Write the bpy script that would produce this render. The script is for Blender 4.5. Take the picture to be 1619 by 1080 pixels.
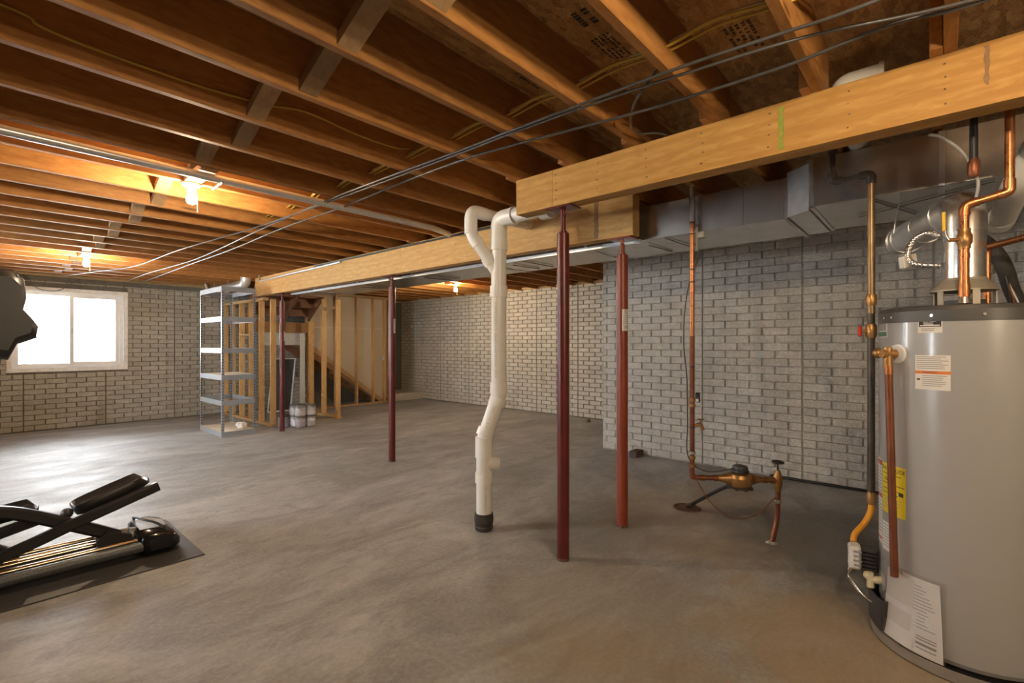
import bpy, math, random
from mathutils import Vector, Matrix
random.seed(7)
S = bpy.context.scene
for o in list(bpy.data.objects): bpy.data.objects.remove(o)
C = S.collection
PI = math.pi
def rad(a): return a*PI/180
# ------------------------------------------------------------------ camera
cd = bpy.data.cameras.new('camera'); cam = bpy.data.objects.new('camera', cd); C.objects.link(cam)
cd.sensor_width = 36; cd.lens = 766/1619*36; cd.shift_y = 4/1619; cd.clip_start = .02
cam.location = (0, 0, 1.4); cam.rotation_euler = (rad(90), 0, rad(41.575-90))
S.camera = cam
# ------------------------------------------------------------------ world (overcast daylight outside the windows)
W = bpy.data.worlds.new('world'); S.world = W; W.use_nodes = True
bg = W.node_tree.nodes['Background']; bg.inputs[0].default_value = (.90, .955, 1, 1); bg.inputs[1].default_value = 9.5
# ------------------------------------------------------------------ exposure
S.view_settings.view_transform = 'Standard'; S.view_settings.look = 'None'
S.view_settings.exposure = 1.85; S.view_settings.gamma = 1; S.view_settings.use_curve_mapping = False
BULB = 450.0            # radiance of a bare bulb
BULBCOL = (1, .79, .53)
# ------------------------------------------------------------------ mesh builder
class MB:
    def __init__(s): s.v = []; s.f = []; s.s = []
    def add(s, vs, fs, sm=False):
        n = len(s.v); s.v += [Vector(p) for p in vs]
        for f in fs: s.f.append([i+n for i in f]); s.s.append(sm)
        return s
    def box(s, a, b, bev=0):
        x0, y0, z0 = [min(a[i], b[i]) for i in range(3)]; x1, y1, z1 = [max(a[i], b[i]) for i in range(3)]
        if bev <= 0:
            return s.add([(x0,y0,z0),(x1,y0,z0),(x1,y1,z0),(x0,y1,z0),(x0,y0,z1),(x1,y0,z1),(x1,y1,z1),(x0,y1,z1)],
                  [(0,3,2,1),(4,5,6,7),(0,1,5,4),(1,2,6,5),(2,3,7,6),(3,0,4,7)])
        e = min(bev, (x1-x0)*.45, (y1-y0)*.45, (z1-z0)*.45)
        def ring(z, i): return [(x0+i,y0+e,z),(x0+e,y0+i,z),(x1-e,y0+i,z),(x1-i,y0+e,z),(x1-i,y1-e,z),(x1-e,y1-i,z),(x0+e,y1-i,z),(x0+i,y1-e,z)]
        vs = ring(z0, e)+ring(z0+e, 0)+ring(z1-e, 0)+ring(z1, e); fs = [tuple(range(7,-1,-1)), tuple(range(24,32))]
        for r in range(3):
            for i in range(8): j = (i+1) % 8; fs.append((r*8+i, r*8+j, r*8+8+j, r*8+8+i))
        return s.add(vs, fs)
    def tube(s, pts, r, n=12, caps=True):
        pts = [Vector(p) for p in pts]; m = len(pts)
        rs = r if isinstance(r, (list, tuple)) else [r]*m
        T = []
        for i in range(m):
            a = pts[max(i-1,0)]; b = pts[min(i+1,m-1)]
            d = (b-a)
            if 0 < i < m-1: d = (pts[i]-a).normalized()+(b-pts[i]).normalized()
            T.append(d.normalized() if d.length > 1e-9 else (T[-1] if T else Vector((0,0,1))))
        up = Vector((0,0,1)) if abs(T[0].z) < .9 else Vector((1,0,0))
        u = T[0].cross(up).normalized(); vs = []
        for i in range(m):
            u = (u-T[i]*u.dot(T[i])).normalized(); w = T[i].cross(u)
            for k in range(n):
                a = 2*PI*k/n; vs.append(pts[i]+(u*math.cos(a)+w*math.sin(a))*rs[i])
        fs = []
        for i in range(m-1):
            for k in range(n): j = (k+1) % n; fs.append((i*n+k, i*n+j, i*n+n+j, i*n+n+k))
        s.add(vs, fs, True)
        if caps:
            s.add(vs[:n], [tuple(range(n-1,-1,-1))]); s.add(vs[-n:], [tuple(range(n))])
        return s
    def lathe(s, c, prof, n=32, a0=0, a1=360, axis=None, sm=True):
        """profile of (radius, height) about an axis through c"""
        c = Vector(c); ax = Vector(axis or (0,0,1)).normalized()
        if axis is None: u, w = Vector((1,0,0)), Vector((0,1,0))
        else:
            u = ax.cross(Vector((0,0,1)) if abs(ax.z) < .9 else Vector((1,0,0))).normalized(); w = ax.cross(u)
        full = abs(a1-a0-360) < 1e-6; cols = n if full else n+1; vs = []
        for (r, h) in prof:
            for k in range(cols):
                a = rad(a0+(a1-a0)*k/n); vs.append(c+ax*h+(u*math.cos(a)+w*math.sin(a))*r)
        for i in range(len(prof)-1):
            fs = []
            for k in range(n):
                j = (k+1) % cols; fs.append((k, j, cols+j, cols+k))
            s.add(vs[i*cols:(i+2)*cols], fs, sm)
        if full:
            if prof[0][0] > 1e-6: s.add(vs[:cols], [tuple(range(cols-1,-1,-1))])
            if prof[-1][0] > 1e-6: s.add(vs[-cols:], [tuple(range(cols))])
        return s
    def prism(s, poly, d, off):
        """poly of 3-D points swept by vector d"""
        p = [Vector(q)+Vector(off) for q in poly]; d = Vector(d); n = len(p)
        s.add(p+[q+d for q in p], [tuple(range(n-1,-1,-1)), tuple(range(n,2*n))]+[(i,(i+1)%n,n+(i+1)%n,n+i) for i in range(n)])
        return s
    def bar(s, a, b, w, h, up=(0,0,1)):
        """square bar from a to b: w across, h along up"""
        a = Vector(a); b = Vector(b); d = (b-a).normalized(); x = d.cross(Vector(up)).normalized(); z = x.cross(d)
        vs = []
        for p in (a, b):
            for i, j in ((-1,-1),(1,-1),(1,1),(-1,1)): vs.append(p+x*(i*w/2)+z*(j*h/2))
        return s.add(vs, [(0,3,2,1),(4,5,6,7),(0,1,5,4),(1,2,6,5),(2,3,7,6),(3,0,4,7)])
    def ball(s, c, r, n=12, m=8, sc=(1,1,1)):
        c = Vector(c); vs = []; fs = []
        for i in range(m+1):
            t = PI*i/m
            for k in range(n):
                a = 2*PI*k/n; vs.append(c+Vector((math.sin(t)*math.cos(a)*r*sc[0], math.sin(t)*math.sin(a)*r*sc[1], math.cos(t)*r*sc[2])))
        for i in range(m):
            for k in range(n): j = (k+1) % n; fs.append((i*n+k, i*n+n+k, i*n+n+j, i*n+j))
        return s.add(vs, fs, True)
    def mesh(s, name, mat, off=(0,0,0)):
        me = bpy.data.meshes.new(name); o = Vector(off)
        me.from_pydata([v-o for v in s.v], [], s.f); me.materials.append(mat)
        me.polygons.foreach_set('use_smooth', s.s); me.update(); return me
def arc(pts, rr=.05, n=6):
    """polyline with rounded corners"""
    P = [Vector(p) for p in pts]; out = [P[0]]
    for i in range(1, len(P)-1):
        a, b, c = P[i-1], P[i], P[i+1]; d1 = (a-b); d2 = (c-b); r = min(rr, d1.length*.45, d2.length*.45)
        p, q = b+d1.normalized()*r, b+d2.normalized()*r
        for k in range(n+1):
            t = k/n; out.append(p*(1-t)**2+b*2*t*(1-t)+q*t*t)
    out.append(P[-1]); return out
def spline(pts, n=8):
    P = [Vector(p) for p in pts]; out = []
    for i in range(len(P)-1):
        p0, p1, p2, p3 = P[max(i-1,0)], P[i], P[i+1], P[min(i+2,len(P)-1)]
        for k in range(n):
            t = k/n
            out.append(.5*((2*p1)+(p2-p0)*t+(2*p0-5*p1+4*p2-p3)*t*t+(3*p1-p0-3*p2+p3)*t**3))
    out.append(P[-1]); return out
def tag(o, label, cat, group=None):
    o['label'] = label; o['category'] = cat
    if group: o['group'] = group
    return o
def wloc(p):
    l = Vector((0,0,0))
    while p: l = l+p.location; p = p.parent
    return l
def obj(name, mb, mat, parent=None, org=None):
    base = wloc(parent) if parent else Vector((0,0,0))
    if org is None:
        if parent: org = base
        else:
            lo = [min(v[i] for v in mb.v) for i in range(3)]; hi = [max(v[i] for v in mb.v) for i in range(3)]
            org = Vector(((lo[0]+hi[0])/2, (lo[1]+hi[1])/2, lo[2]))
    o = bpy.data.objects.new(name, mb.mesh(name, mat, org)); C.objects.link(o)
    o.parent = parent; o.location = Vector(org)-base
    return o
def parts(name, mbs, mat, parent):
    return [obj(name, m, mat, parent) for m in mbs]
def thing(name, loc, label, cat, group=None):
    o = bpy.data.objects.new(name, None); C.objects.link(o); o.location = loc; o.empty_display_size = .05
    return tag(o, label, cat, group)
def struct(name, mb, mat):
    o = obj(name, mb, mat); o['kind'] = 'structure'; return o
# ------------------------------------------------------------------ materials
def nt(name):
    m = bpy.data.materials.new(name); m.use_nodes = True; t = m.node_tree
    return m, t, t.nodes['Principled BSDF'], lambda k: t.nodes.new('ShaderNode'+k), t.links.new
def rgba(c): return (*c, 1)
def ramp(N, L, src, stops):
    r = N('ValToRGB'); e = r.color_ramp.elements
    while len(e) < len(stops): e.new(.5)
    for i, (p, c) in enumerate(stops): e[i].position = p; e[i].color = rgba(c) if len(c) == 3 else c
    L(src, r.inputs[0]); return r.outputs[0]
def noise(N, L, vec, scale, detail=4, dist=0, rough=.55):
    n = N('TexNoise'); n.inputs['Scale'].default_value = scale; n.inputs['Detail'].default_value = detail
    n.inputs['Distortion'].default_value = dist; n.inputs['Roughness'].default_value = rough
    L(vec, n.inputs['Vector']); return n.outputs[0]
def mapped(N, L, sc=(1,1,1), loc=None, kind='Object'):
    tc = N('TexCoord'); mp = N('Mapping'); mp.inputs['Scale'].default_value = sc
    src = tc.outputs[kind]
    if loc == 'rand':
        oi = N('ObjectInfo'); mu = N('VectorMath'); mu.operation = 'ADD'; sc_ = N('VectorMath'); sc_.operation = 'SCALE'
        cx = N('CombineXYZ'); L(oi.outputs['Random'], cx.inputs[0]); L(oi.outputs['Random'], cx.inputs[1]); L(oi.outputs['Random'], cx.inputs[2])
        L(cx.outputs[0], sc_.inputs[0]); sc_.inputs['Scale'].default_value = 37
        L(src, mu.inputs[0]); L(sc_.outputs[0], mu.inputs[1]); src = mu.outputs[0]
    L(src, mp.inputs[0]); return mp.outputs[0]
def bumped(N, L, b, h, strength, dist=.01):
    bp = N('Bump'); bp.inputs['Strength'].default_value = strength; bp.inputs['Distance'].default_value = dist
    L(h, bp.inputs['Height']); L(bp.outputs[0], b.inputs['Normal'])
def mix(N, L, fac, a, b, mode='MIX'):
    m = N('Mix'); m.data_type = 'RGBA'; m.blend_type = mode
    for i, v in ((0, fac), (6, a), (7, b)):
        if hasattr(v, 'is_linked'): L(v, m.inputs[i])
        elif i == 0: m.inputs[0].default_value = v
        else: m.inputs[i].default_value = rgba(v)
    return m.outputs[2]
def M(name, c1, c2=None, rough=.5, metal=0, sc=8, bump=0, bsc=80, coat=0, rvar=0, spec=.5):
    m, t, b, N, L = nt(name)
    b.inputs['Roughness'].default_value = rough; b.inputs['Metallic'].default_value = metal
    b.inputs['Coat Weight'].default_value = coat; b.inputs['Specular IOR Level'].default_value = spec
    v = mapped(N, L, loc='rand')
    if c2 is None: c2 = tuple(x*.88 for x in c1)
    L(ramp(N, L, noise(N, L, v, sc), [(.3, c2), (.7, c1)]), b.inputs['Base Color'])
    if bump: bumped(N, L, b, noise(N, L, v, bsc, 3), bump, .004)
    if rvar:
        r = ramp(N, L, noise(N, L, v, sc*2.3), [(.3, (rough-rvar,)*3), (.7, (rough+rvar,)*3)]); L(r, b.inputs['Roughness'])
    return m
def wood(name, light, dark, axis='x', rough=.6, knots=True, wave=.0, spec=.3, varo=.25):
    m, t, b, N, L = nt(name)
    k = dict(x=(.25,1,1), y=(1,.25,1), z=(1,1,.25))[axis]
    v = mapped(N, L, tuple(q*1.0 for q in k), 'rand')
    g1 = noise(N, L, v, 38, 5, .6); g2 = noise(N, L, v, 3.2, 3, 1.2)
    col = ramp(N, L, g1, [(.30, dark), (.68, light)])
    col = mix(N, L, ramp(N, L, g2, [(.35, (.25,.25,.25)), (.75, (0,0,0))]), col, dark)
    if wave:
        w = N('TexWave'); w.wave_type = 'RINGS'; w.rings_direction = 'X' if axis != 'x' else 'Y'
        w.inputs['Scale'].default_value = 1.6; w.inputs['Distortion'].default_value = 9; w.inputs['Detail'].default_value = 2; w.inputs['Detail Scale'].default_value = .9
        v2 = mapped(N, L, dict(x=(.35,3,3), y=(3,.35,3), z=(3,3,.35))[axis], 'rand'); L(v2, w.inputs[0])
        col = mix(N, L, ramp(N, L, w.outputs[1], [(.45, (0,0,0)), (.9, (wave,)*3)]), col, dark)
    if knots:
        vo = N('TexVoronoi'); vo.inputs['Scale'].default_value = 2.6; L(mapped(N, L, tuple(q*(1.6 if q < 1 else 2.2) for q in k), 'rand'), vo.inputs['Vector'])
        col = mix(N, L, ramp(N, L, vo.outputs[0], [(.035, (.85,)*3), (.085, (0,0,0))]), col, tuple(c*.35 for c in dark))
    oi = N('ObjectInfo'); mr = N('MapRange'); mr.inputs[3].default_value = 1-varo; mr.inputs[4].default_value = 1+varo*.6
    L(oi.outputs['Random'], mr.inputs[0]); hs = N('HueSaturation'); L(mr.outputs[0], hs.inputs['Value']); L(col, hs.inputs['Color'])
    L(hs.outputs[0], b.inputs['Base Color']); b.inputs['Roughness'].default_value = rough; b.inputs['Specular IOR Level'].default_value = spec
    bumped(N, L, b, g1, .12, .003); return m
def brickmat(name, light, dark, stain, stain2, rough=.85):
    """painted brick-pattern concrete with dirt blotches laid out over the whole wall"""
    m, t, b, N, L = nt(name)
    geo = N('NewGeometry'); pos = geo.outputs['Position']
    col = ramp(N, L, noise(N, L, pos, 26, 5, 0, .7), [(.33, dark), (.66, light)])
    n2 = noise(N, L, pos, .75, 4, .4); n3 = noise(N, L, pos, 2.3, 5, .5)
    col = mix(N, L, ramp(N, L, n2, [(.50, (0,)*3), (.72, (.75,)*3)]), col, stain)
    mp = N('Mapping'); mp.inputs['Scale'].default_value = (2.2, 2.2, .22); L(pos, mp.inputs[0])
    col = mix(N, L, ramp(N, L, noise(N, L, mp.outputs[0], 1.7, 4, .3), [(.58, (0,)*3), (.74, (.55,)*3)]), col, stain2)
    col = mix(N, L, ramp(N, L, n3, [(.56, (0,)*3), (.78, (.5,)*3)]), col, stain2)
    oi = N('ObjectInfo'); mr = N('MapRange'); mr.inputs[3].default_value = .90; mr.inputs[4].default_value = 1.07
    L(oi.outputs['Random'], mr.inputs[0]); hs = N('HueSaturation'); L(mr.outputs[0], hs.inputs['Value']); L(col, hs.inputs['Color'])
    L(hs.outputs[0], b.inputs['Base Color']); b.inputs['Roughness'].default_value = rough; b.inputs['Specular IOR Level'].default_value = .25
    h = noise(N, L, pos, 55, 4, 0, .65); bumped(N, L, b, h, .7, .012)
    return m
def floormat():
    m, t, b, N, L = nt('concrete_floor'); pos = N('NewGeometry').outputs['Position']
    def mp(sc, rot=0):
        q = N('Mapping'); q.inputs['Scale'].default_value = sc; q.inputs['Rotation'].default_value = (0,0,rot); L(pos, q.inputs[0]); return q.outputs[0]
    base = ramp(N, L, noise(N, L, mp((.55,1.1,1), .5), 1.3, 8, 1.2, .66), [(.30, (.19,.187,.18)), (.5, (.35,.347,.338)), (.68, (.54,.537,.53))])
    fine = noise(N, L, pos, 42, 6, 0, .7)
    col = mix(N, L, .35, base, ramp(N, L, fine, [(.3, (.14,.137,.132)), (.7, (.50,.495,.485))]))
    trow = noise(N, L, mp((1.3,2.6,1), .75), 2.4, 6, 1.4, .65)
    col = mix(N, L, ramp(N, L, trow, [(.48, (0,)*3), (.72, (.5,)*3)]), col, (.17,.165,.158))
    # rusty water stains around the meter, the water heater and the drain
    def blot(c, r, colr, amt, col):
        d = N('VectorMath'); d.operation = 'DISTANCE'; L(pos, d.inputs[0]); d.inputs[1].default_value = c
        nn = noise(N, L, pos, 3.5, 5, .6); a = N('Math'); a.operation = 'MULTIPLY_ADD'; L(nn, a.inputs[0]); a.inputs[1].default_value = -1.3*r; 
        L(d.outputs['Value'], a.inputs[2])
        f = ramp(N, L, a.outputs[0], [(0, (amt,)*3), (max(r*.55, .02), (0,)*3)]); return mix(N, L, f, col, colr)
    col = blot((3.95,1.35,0), .95, (.36,.27,.16), .5, col)
    col = blot((2.75,.35,0), .55, (.36,.25,.12), .55, col)
    col = blot((2.2,1.35,0), .6, (.29,.23,.16), .35, col)
    col = blot((1.75,.95,0), .5, (.28,.20,.11), .35, col)
    col = blot((4.1,.55,0), .8, (.10,.10,.10), .6, col)
    col = blot((3.3,2.0,0), .6, (.12,.12,.12), .4, col)
    L(col, b.inputs['Base Color'])
    L(ramp(N, L, noise(N, L, mp((.7,1.5,1), .4), 2.3, 5, .6), [(.3, (.46,)*3), (.7, (.66,)*3)]), b.inputs['Roughness'])
    b.inputs['Specular IOR Level'].default_value = .32
    bumped(N, L, b, mix(N, L, .5, trow, fine), .10, .006); return m
def osbmat():
    m, t, b, N, L = nt('osb_subfloor'); pos = N('NewGeometry').outputs['Position']
    mp = N('Mapping'); mp.inputs['Scale'].default_value = (1, 2.4, 1); mp.inputs['Rotation'].default_value = (0,0,.25); L(pos, mp.inputs[0])
    vo = N('TexVoronoi'); vo.inputs['Scale'].default_value = 16; vo.inputs['Randomness'].default_value = 1; L(mp.outputs[0], vo.inputs['Vector'])
    sep = N('SeparateColor'); L(vo.outputs['Color'], sep.inputs[0])
    col = ramp(N, L, sep.outputs[0], [(0, (.28,.145,.05)), (.5, (.50,.29,.11)), (1, (.68,.44,.19))])
    col = mix(N, L, .45, col, ramp(N, L, noise(N, L, mp.outputs[0], 30, 5, 2), [(.35, (.17,.08,.03)), (.65, (.62,.38,.16))]))
    L(col, b.inputs['Base Color']); b.inputs['Roughness'].default_value = .7
    bumped(N, L, b, sep.outputs[1], .2, .003); return m
def glassmat():
    m, t, b, N, L = nt('window_glass'); out = t.nodes['Material Output']
    tr = N('BsdfTransparent'); gl = N('BsdfGlossy'); gl.inputs['Roughness'].default_value = .02; mx = N('MixShader'); fr = N('Fresnel'); fr.inputs[0].default_value = 1.45
    L(fr.outputs[0], mx.inputs[0]); L(tr.outputs[0], mx.inputs[1]); L(gl.outputs[0], mx.inputs[2]); L(mx.outputs[0], out.inputs[0]); return m
def plasticfilm():
    m, t, b, N, L = nt('clear_plastic_film'); out = t.nodes['Material Output']
    tr = N('BsdfTransparent'); tr.inputs[0].default_value = (.95,.95,.95,1); gl = N('BsdfGlossy'); gl.inputs['Roughness'].default_value = .12
    nb = N('Bump'); nb.inputs['Strength'].default_value = .6; nb.inputs['Distance'].default_value = .01
    L(noise(N, L, mapped(N, L), 22, 3, 1), nb.inputs['Height']); L(nb.outputs[0], gl.inputs['Normal'])
    mx = N('MixShader'); mx.inputs[0].default_value = .16; L(tr.outputs[0], mx.inputs[1]); L(gl.outputs[0], mx.inputs[2]); L(mx.outputs[0], out.inputs[0]); return m
def emit(name, col, st):
    m, t, b, N, L = nt(name); b.inputs['Base Color'].default_value = rgba(col)
    b.inputs['Emission Color'].default_value = rgba(col); b.inputs['Emission Strength'].default_value = st; return m
def lightleak(name, col):
    return M(name, col)
m_floor = floormat(); m_osb = osbmat()
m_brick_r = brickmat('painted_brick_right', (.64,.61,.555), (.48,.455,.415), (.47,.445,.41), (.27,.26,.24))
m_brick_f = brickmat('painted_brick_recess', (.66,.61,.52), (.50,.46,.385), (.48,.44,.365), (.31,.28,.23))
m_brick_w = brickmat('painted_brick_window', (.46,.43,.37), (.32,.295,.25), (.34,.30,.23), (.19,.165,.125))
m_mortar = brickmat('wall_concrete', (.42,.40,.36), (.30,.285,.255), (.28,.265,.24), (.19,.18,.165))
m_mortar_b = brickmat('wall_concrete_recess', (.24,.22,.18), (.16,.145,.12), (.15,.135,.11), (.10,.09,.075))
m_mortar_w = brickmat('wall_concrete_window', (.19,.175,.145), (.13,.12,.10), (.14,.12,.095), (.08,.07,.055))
m_joist = wood('joist_fir', (.47,.225,.065), (.31,.125,.033), 'x')
m_brace = wood('bridging_pine', (.42,.27,.14), (.30,.18,.09), 'y')
m_lvl = wood('plywood_beam', (.58,.33,.095), (.42,.21,.05), 'y', knots=False, wave=.65, varo=.04)
m_lvl_far = wood('plywood_beam_pale', (.66,.41,.16), (.50,.28,.09), 'y', knots=False, wave=.5, varo=.04)
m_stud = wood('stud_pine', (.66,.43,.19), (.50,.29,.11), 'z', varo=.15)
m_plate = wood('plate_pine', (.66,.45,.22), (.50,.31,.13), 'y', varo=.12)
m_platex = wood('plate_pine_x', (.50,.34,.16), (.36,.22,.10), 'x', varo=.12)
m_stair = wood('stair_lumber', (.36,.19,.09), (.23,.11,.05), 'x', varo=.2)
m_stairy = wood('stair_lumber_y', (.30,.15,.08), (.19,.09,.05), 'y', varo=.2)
m_pvc = M('white_pvc', (.82,.80,.75), (.77,.75,.69), .35, sc=5)
m_pvc_ring = M('pvc_fitting', (.85,.83,.78), (.80,.78,.72), .32, sc=5)
m_black_rub = M('black_rubber', (.03,.026,.024), (.06,.05,.045), .7, sc=25, bump=.5, bsc=60)
m_black = M('black_plastic', (.022,.022,.024), (.016,.016,.018), .38)
m_black_gl = M('black_gloss', (.018,.018,.02), (.012,.012,.014), .18)
m_dgrey = M('dark_grey_plastic', (.06,.06,.065), (.045,.045,.05), .45)
m_silver = M('silver_plastic', (.55,.56,.57), (.48,.49,.5), .35, .3)
m_col_dark = M('oxblood_paint', (.135,.017,.014), (.09,.012,.010), .33, sc=6, bump=.08)
m_col_red = M('red_oxide_paint', (.28,.052,.02), (.21,.038,.016), .38, sc=6, bump=.08)
m_steel = M('worn_steel', (.30,.22,.18), (.12,.06,.05), .5, .6, sc=30)
m_galv = M('galvanised_sheet', (.62,.63,.64), (.52,.53,.54), .30, .85, sc=14)
m_galv_dark = M('duct_sheet', (.54,.53,.51), (.42,.41,.395), .27, .88, sc=7)
m_alum = M('bright_flue', (.82,.82,.80), (.70,.70,.69), .24, .9, sc=35)
m_galv_r = M('round_duct_zinc', (.74,.75,.76), (.62,.63,.64), .3, .6, sc=16)
m_copper = M('copper_pipe', (.62,.27,.11), (.42,.16,.065), .33, .85, sc=14, rvar=.1)
m_copper_d = M('aged_copper', (.30,.11,.055), (.20,.07,.035), .42, .6, sc=14)
m_brass = M('bronze', (.52,.29,.11), (.36,.19,.075), .38, .75, sc=18)
m_gas = M('black_iron_pipe', (.105,.085,.065), (.07,.055,.045), .42, .5, sc=20)
m_gas_b = M('bronze_iron_pipe', (.30,.20,.10), (.20,.13,.065), .35, .7, sc=12)
m_yellow = M('yellow_gas_hose', (.90,.42,.03), (.80,.34,.02), .4)
m_yel_cable = M('yellow_cable', (.62,.44,.07), (.50,.34,.05), .45)
m_cream_cable = M('cream_cable', (.80,.72,.52), None, .45)
m_cable = M('grey_black_cable', (.075,.072,.072), (.05,.048,.048), .33)
m_cable_g = M('grey_cable', (.40,.39,.38), None, .4)
m_tank = M('water_heater_grey', (.42,.42,.42), (.405,.405,.405), .28, .12, sc=3, coat=.3)
m_tank_top = M('water_heater_top', (.10,.098,.095), (.085,.083,.08), .4, .2)
m_tan = M('hood_tan', (.42,.37,.29), (.37,.33,.26), .45, .3)
m_white = M('white_plastic', (.80,.80,.78), None, .4)
m_vinyl = M('white_vinyl', (.80,.81,.82), None, .35)
m_mort_white = M('white_mortar', (.80,.79,.77), (.64,.63,.60), .9, sc=20, bump=.5, bsc=40)
m_paper = M('paper_label', (.78,.76,.71), (.74,.72,.67), .6)
m_paper_w = M('white_paper', (.88,.88,.87), (.83,.83,.82), .5)
m_ink = M('black_ink', (.03,.03,.03), None, .6)
m_ink_g = M('grey_ink', (.36,.35,.34), None, .6)
m_orange = M('orange_print', (.80,.23,.05), None, .5)
m_red = M('red_plastic', (.75,.04,.03), None, .4)
m_redprint = M('red_print', (.55,.12,.06), None, .5)
m_green = M('green_print', (.05,.20,.12), None, .5)
m_yell = M('yellow_label', (.90,.72,.02), (.86,.68,.02), .5)
m_yhandle = M('yellow_handle', (.80,.52,.03), None, .45)
m_shelf = M('grey_shelf_steel', (.34,.36,.385), (.31,.33,.355), .4, .25)
m_board = M('particle_board', (.72,.64,.52), (.60,.52,.41), .8, sc=50)
m_drywall = M('drywall', (.56,.47,.345), (.53,.445,.325), .9, sc=2)
m_tape = M('drywall_tape', (.74,.68,.58), None, .9)
m_osbw = M('white_washed_panel', (.66,.66,.61), (.52,.53,.49), .8, sc=25)
m_carpet = M('beige_carpet', (.52,.46,.37), (.42,.37,.29), .95, sc=60, bump=.8, bsc=150)
m_mesh = M('dark_screen_mesh', (.06,.062,.065), (.045,.045,.048), .6, sc=60)
m_mat = M('rubber_mat', (.055,.053,.052), (.035,.034,.033), .42, sc=60, bump=.5, bsc=140)
m_pedal = M('pedal_bronze', (.085,.06,.045), (.055,.04,.03), .3, .2)
m_rail = M('chrome_rail', (.62,.50,.36), (.55,.45,.34), .14, 1.0)
m_railsilver = M('satin_rail', (.17,.18,.195), (.08,.085,.09), .42, .25, sc=160, bump=.3, bsc=200)
m_blotch = M('brown_stain', (.22,.12,.06), (.30,.18,.08), .8, sc=40)
m_greenpaint = M('green_paint_mark', (.20,.28,.03), (.34,.34,.06), .7, sc=60)
m_block = M('plum_paver', (.12,.075,.075), (.085,.055,.055), .85, sc=30, bump=.5)
m_can = M('paint_can_tin', (.50,.50,.50), (.42,.42,.42), .3, .8)
m_canlab = M('paint_can_label', (.70,.70,.70), (.52,.53,.56), .55, sc=12)
m_canlab2 = M('paint_can_purple_label', (.42,.38,.50), (.55,.52,.58), .55, sc=12)
m_candark = M('paint_can_lid', (.10,.10,.10), None, .4, .4)
m_bag = M('white_bag', (.82,.80,.77), (.72,.70,.66), .45, sc=20)
m_porc = M('porcelain', (.82,.78,.68), None, .25)
m_bulb = emit('lit_bulb', BULBCOL, BULB)
m_glass = glassmat(); m_film = plasticfilm()
m_rust = M('rusty_pit', (.16,.075,.04), (.08,.04,.025), .8, sc=30, bump=.5)
m_transl = M('ivory_plastic', (.74,.66,.44), None, .4)
m_blockwood = wood('block_wood', (.46,.26,.10), (.33,.16,.06), 'x')
# ------------------------------------------------------------------ setting
XR, XF, YS, YB, XL, Y0 = 5.66, 7.75, 3.40, 10.85, -3.2, -3.0
ZJ, ZT = 2.52, 2.77
struct('floor', MB().box((XL-.2, Y0-.2, -.12), (XF+.3, YB+.3, 0)), m_floor)
def brickwall(name, parent_mb, mortar, mat, origin, udir, ndir, u0, u1, seam, skip=None, rank=None, z0=.017, zt=2.52, n_rows=31, rowpar=1, gap=(.0065,.0012)):
    """brick-form panels: courses .082 high, bricks .252 long, a vertical seam every four bricks"""
    w = struct(name, parent_mb, mortar); base = Vector(w.location)
    P, RH, BL = 1.0085, .082, 1.0085/4
    o = Vector(origin); u = Vector(udir); n = Vector(ndir); cells = []
    for r in range(-1, n_rows):
        za = z0+RH*r; zb = min(za+RH, zt); za = max(za, .004)
        if zb-za < .02: continue
        k0 = math.floor((u0-seam)/P)-1; k1 = math.ceil((u1-seam)/P)+1
        for k in range(k0, k1):
            cuts = [0,1,2,3,4] if r % 2 == rowpar else [0,.5,1.5,2.5,3.5,4]
            for i in range(len(cuts)-1):
                a = seam+k*P+cuts[i]*BL; b = seam+k*P+cuts[i+1]*BL
                a2, b2 = max(a, u0), min(b, u1)
                if b2-a2 < .04: continue
                for (a3, b3) in (skip(a2, b2, za, zb) if skip else [(a2, b2)]):
                    if b3-a3 > .02: cells.append((a3, b3, za, zb))
    cells.sort(key=lambda c: rank(c)); cache = {}; rest = MB()
    def bmesh_(mb, L, H, c=(0,0,0), jit=(0,0,0,0)):
        c = Vector(c); (g, hz), d, e = gap, .0125, .004
        x, h = L/2-g, H/2-hz; z = Vector((0,0,1)); vs = []
        for (xx, hh, dd) in ((x, h, -.004), (x, h, d-.005), (x-e, h-.0028, d)):
            for i, (sx, sz) in enumerate(((-1,-1),(1,-1),(1,1),(-1,1))):
                vs.append(c+u*(sx*xx)+z*(sz*hh)+n*(dd+(jit[i] if dd == d else 0)))
        fs = []
        for r in range(2):
            for i in range(4): j = (i+1) % 4; fs.append((r*4+i, r*4+j, r*4+4+j, r*4+4+i))
        fs.append((8,9,10,11)); mb.add(vs, fs)
    for q, (a, b, za, zb) in enumerate(cells):
        c = o+u*((a+b)/2)+Vector((0,0,(za+zb)/2))
        jit = [random.uniform(-.0025,.0025) for _ in range(4)]
        if q < 300:
            key = (round(b-a, 3), round(zb-za, 3), q % 5)
            if key not in cache:
                mb = MB(); bmesh_(mb, b-a, zb-za, (0,0,0), jit); cache[key] = mb.mesh('brick', mat)
            bo = bpy.data.objects.new('brick', cache[key]); C.objects.link(bo); bo.parent = w; bo.location = c-base
        else: bmesh_(rest, b-a, zb-za, c, jit)
    if rest.v:
        ro = obj('more_bricks', rest, mat, w); ro['kind'] = 'stuff'
    return w
RD = .012
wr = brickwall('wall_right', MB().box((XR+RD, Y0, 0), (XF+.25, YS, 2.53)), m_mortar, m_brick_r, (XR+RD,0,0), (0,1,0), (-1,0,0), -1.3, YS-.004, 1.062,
          rank=lambda c: (c[0] < .1)*8+c[0] if c[2] < 1.3 else (abs(c[0]-.2) if c[0] > -.2 else 9), rowpar=1)
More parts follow.
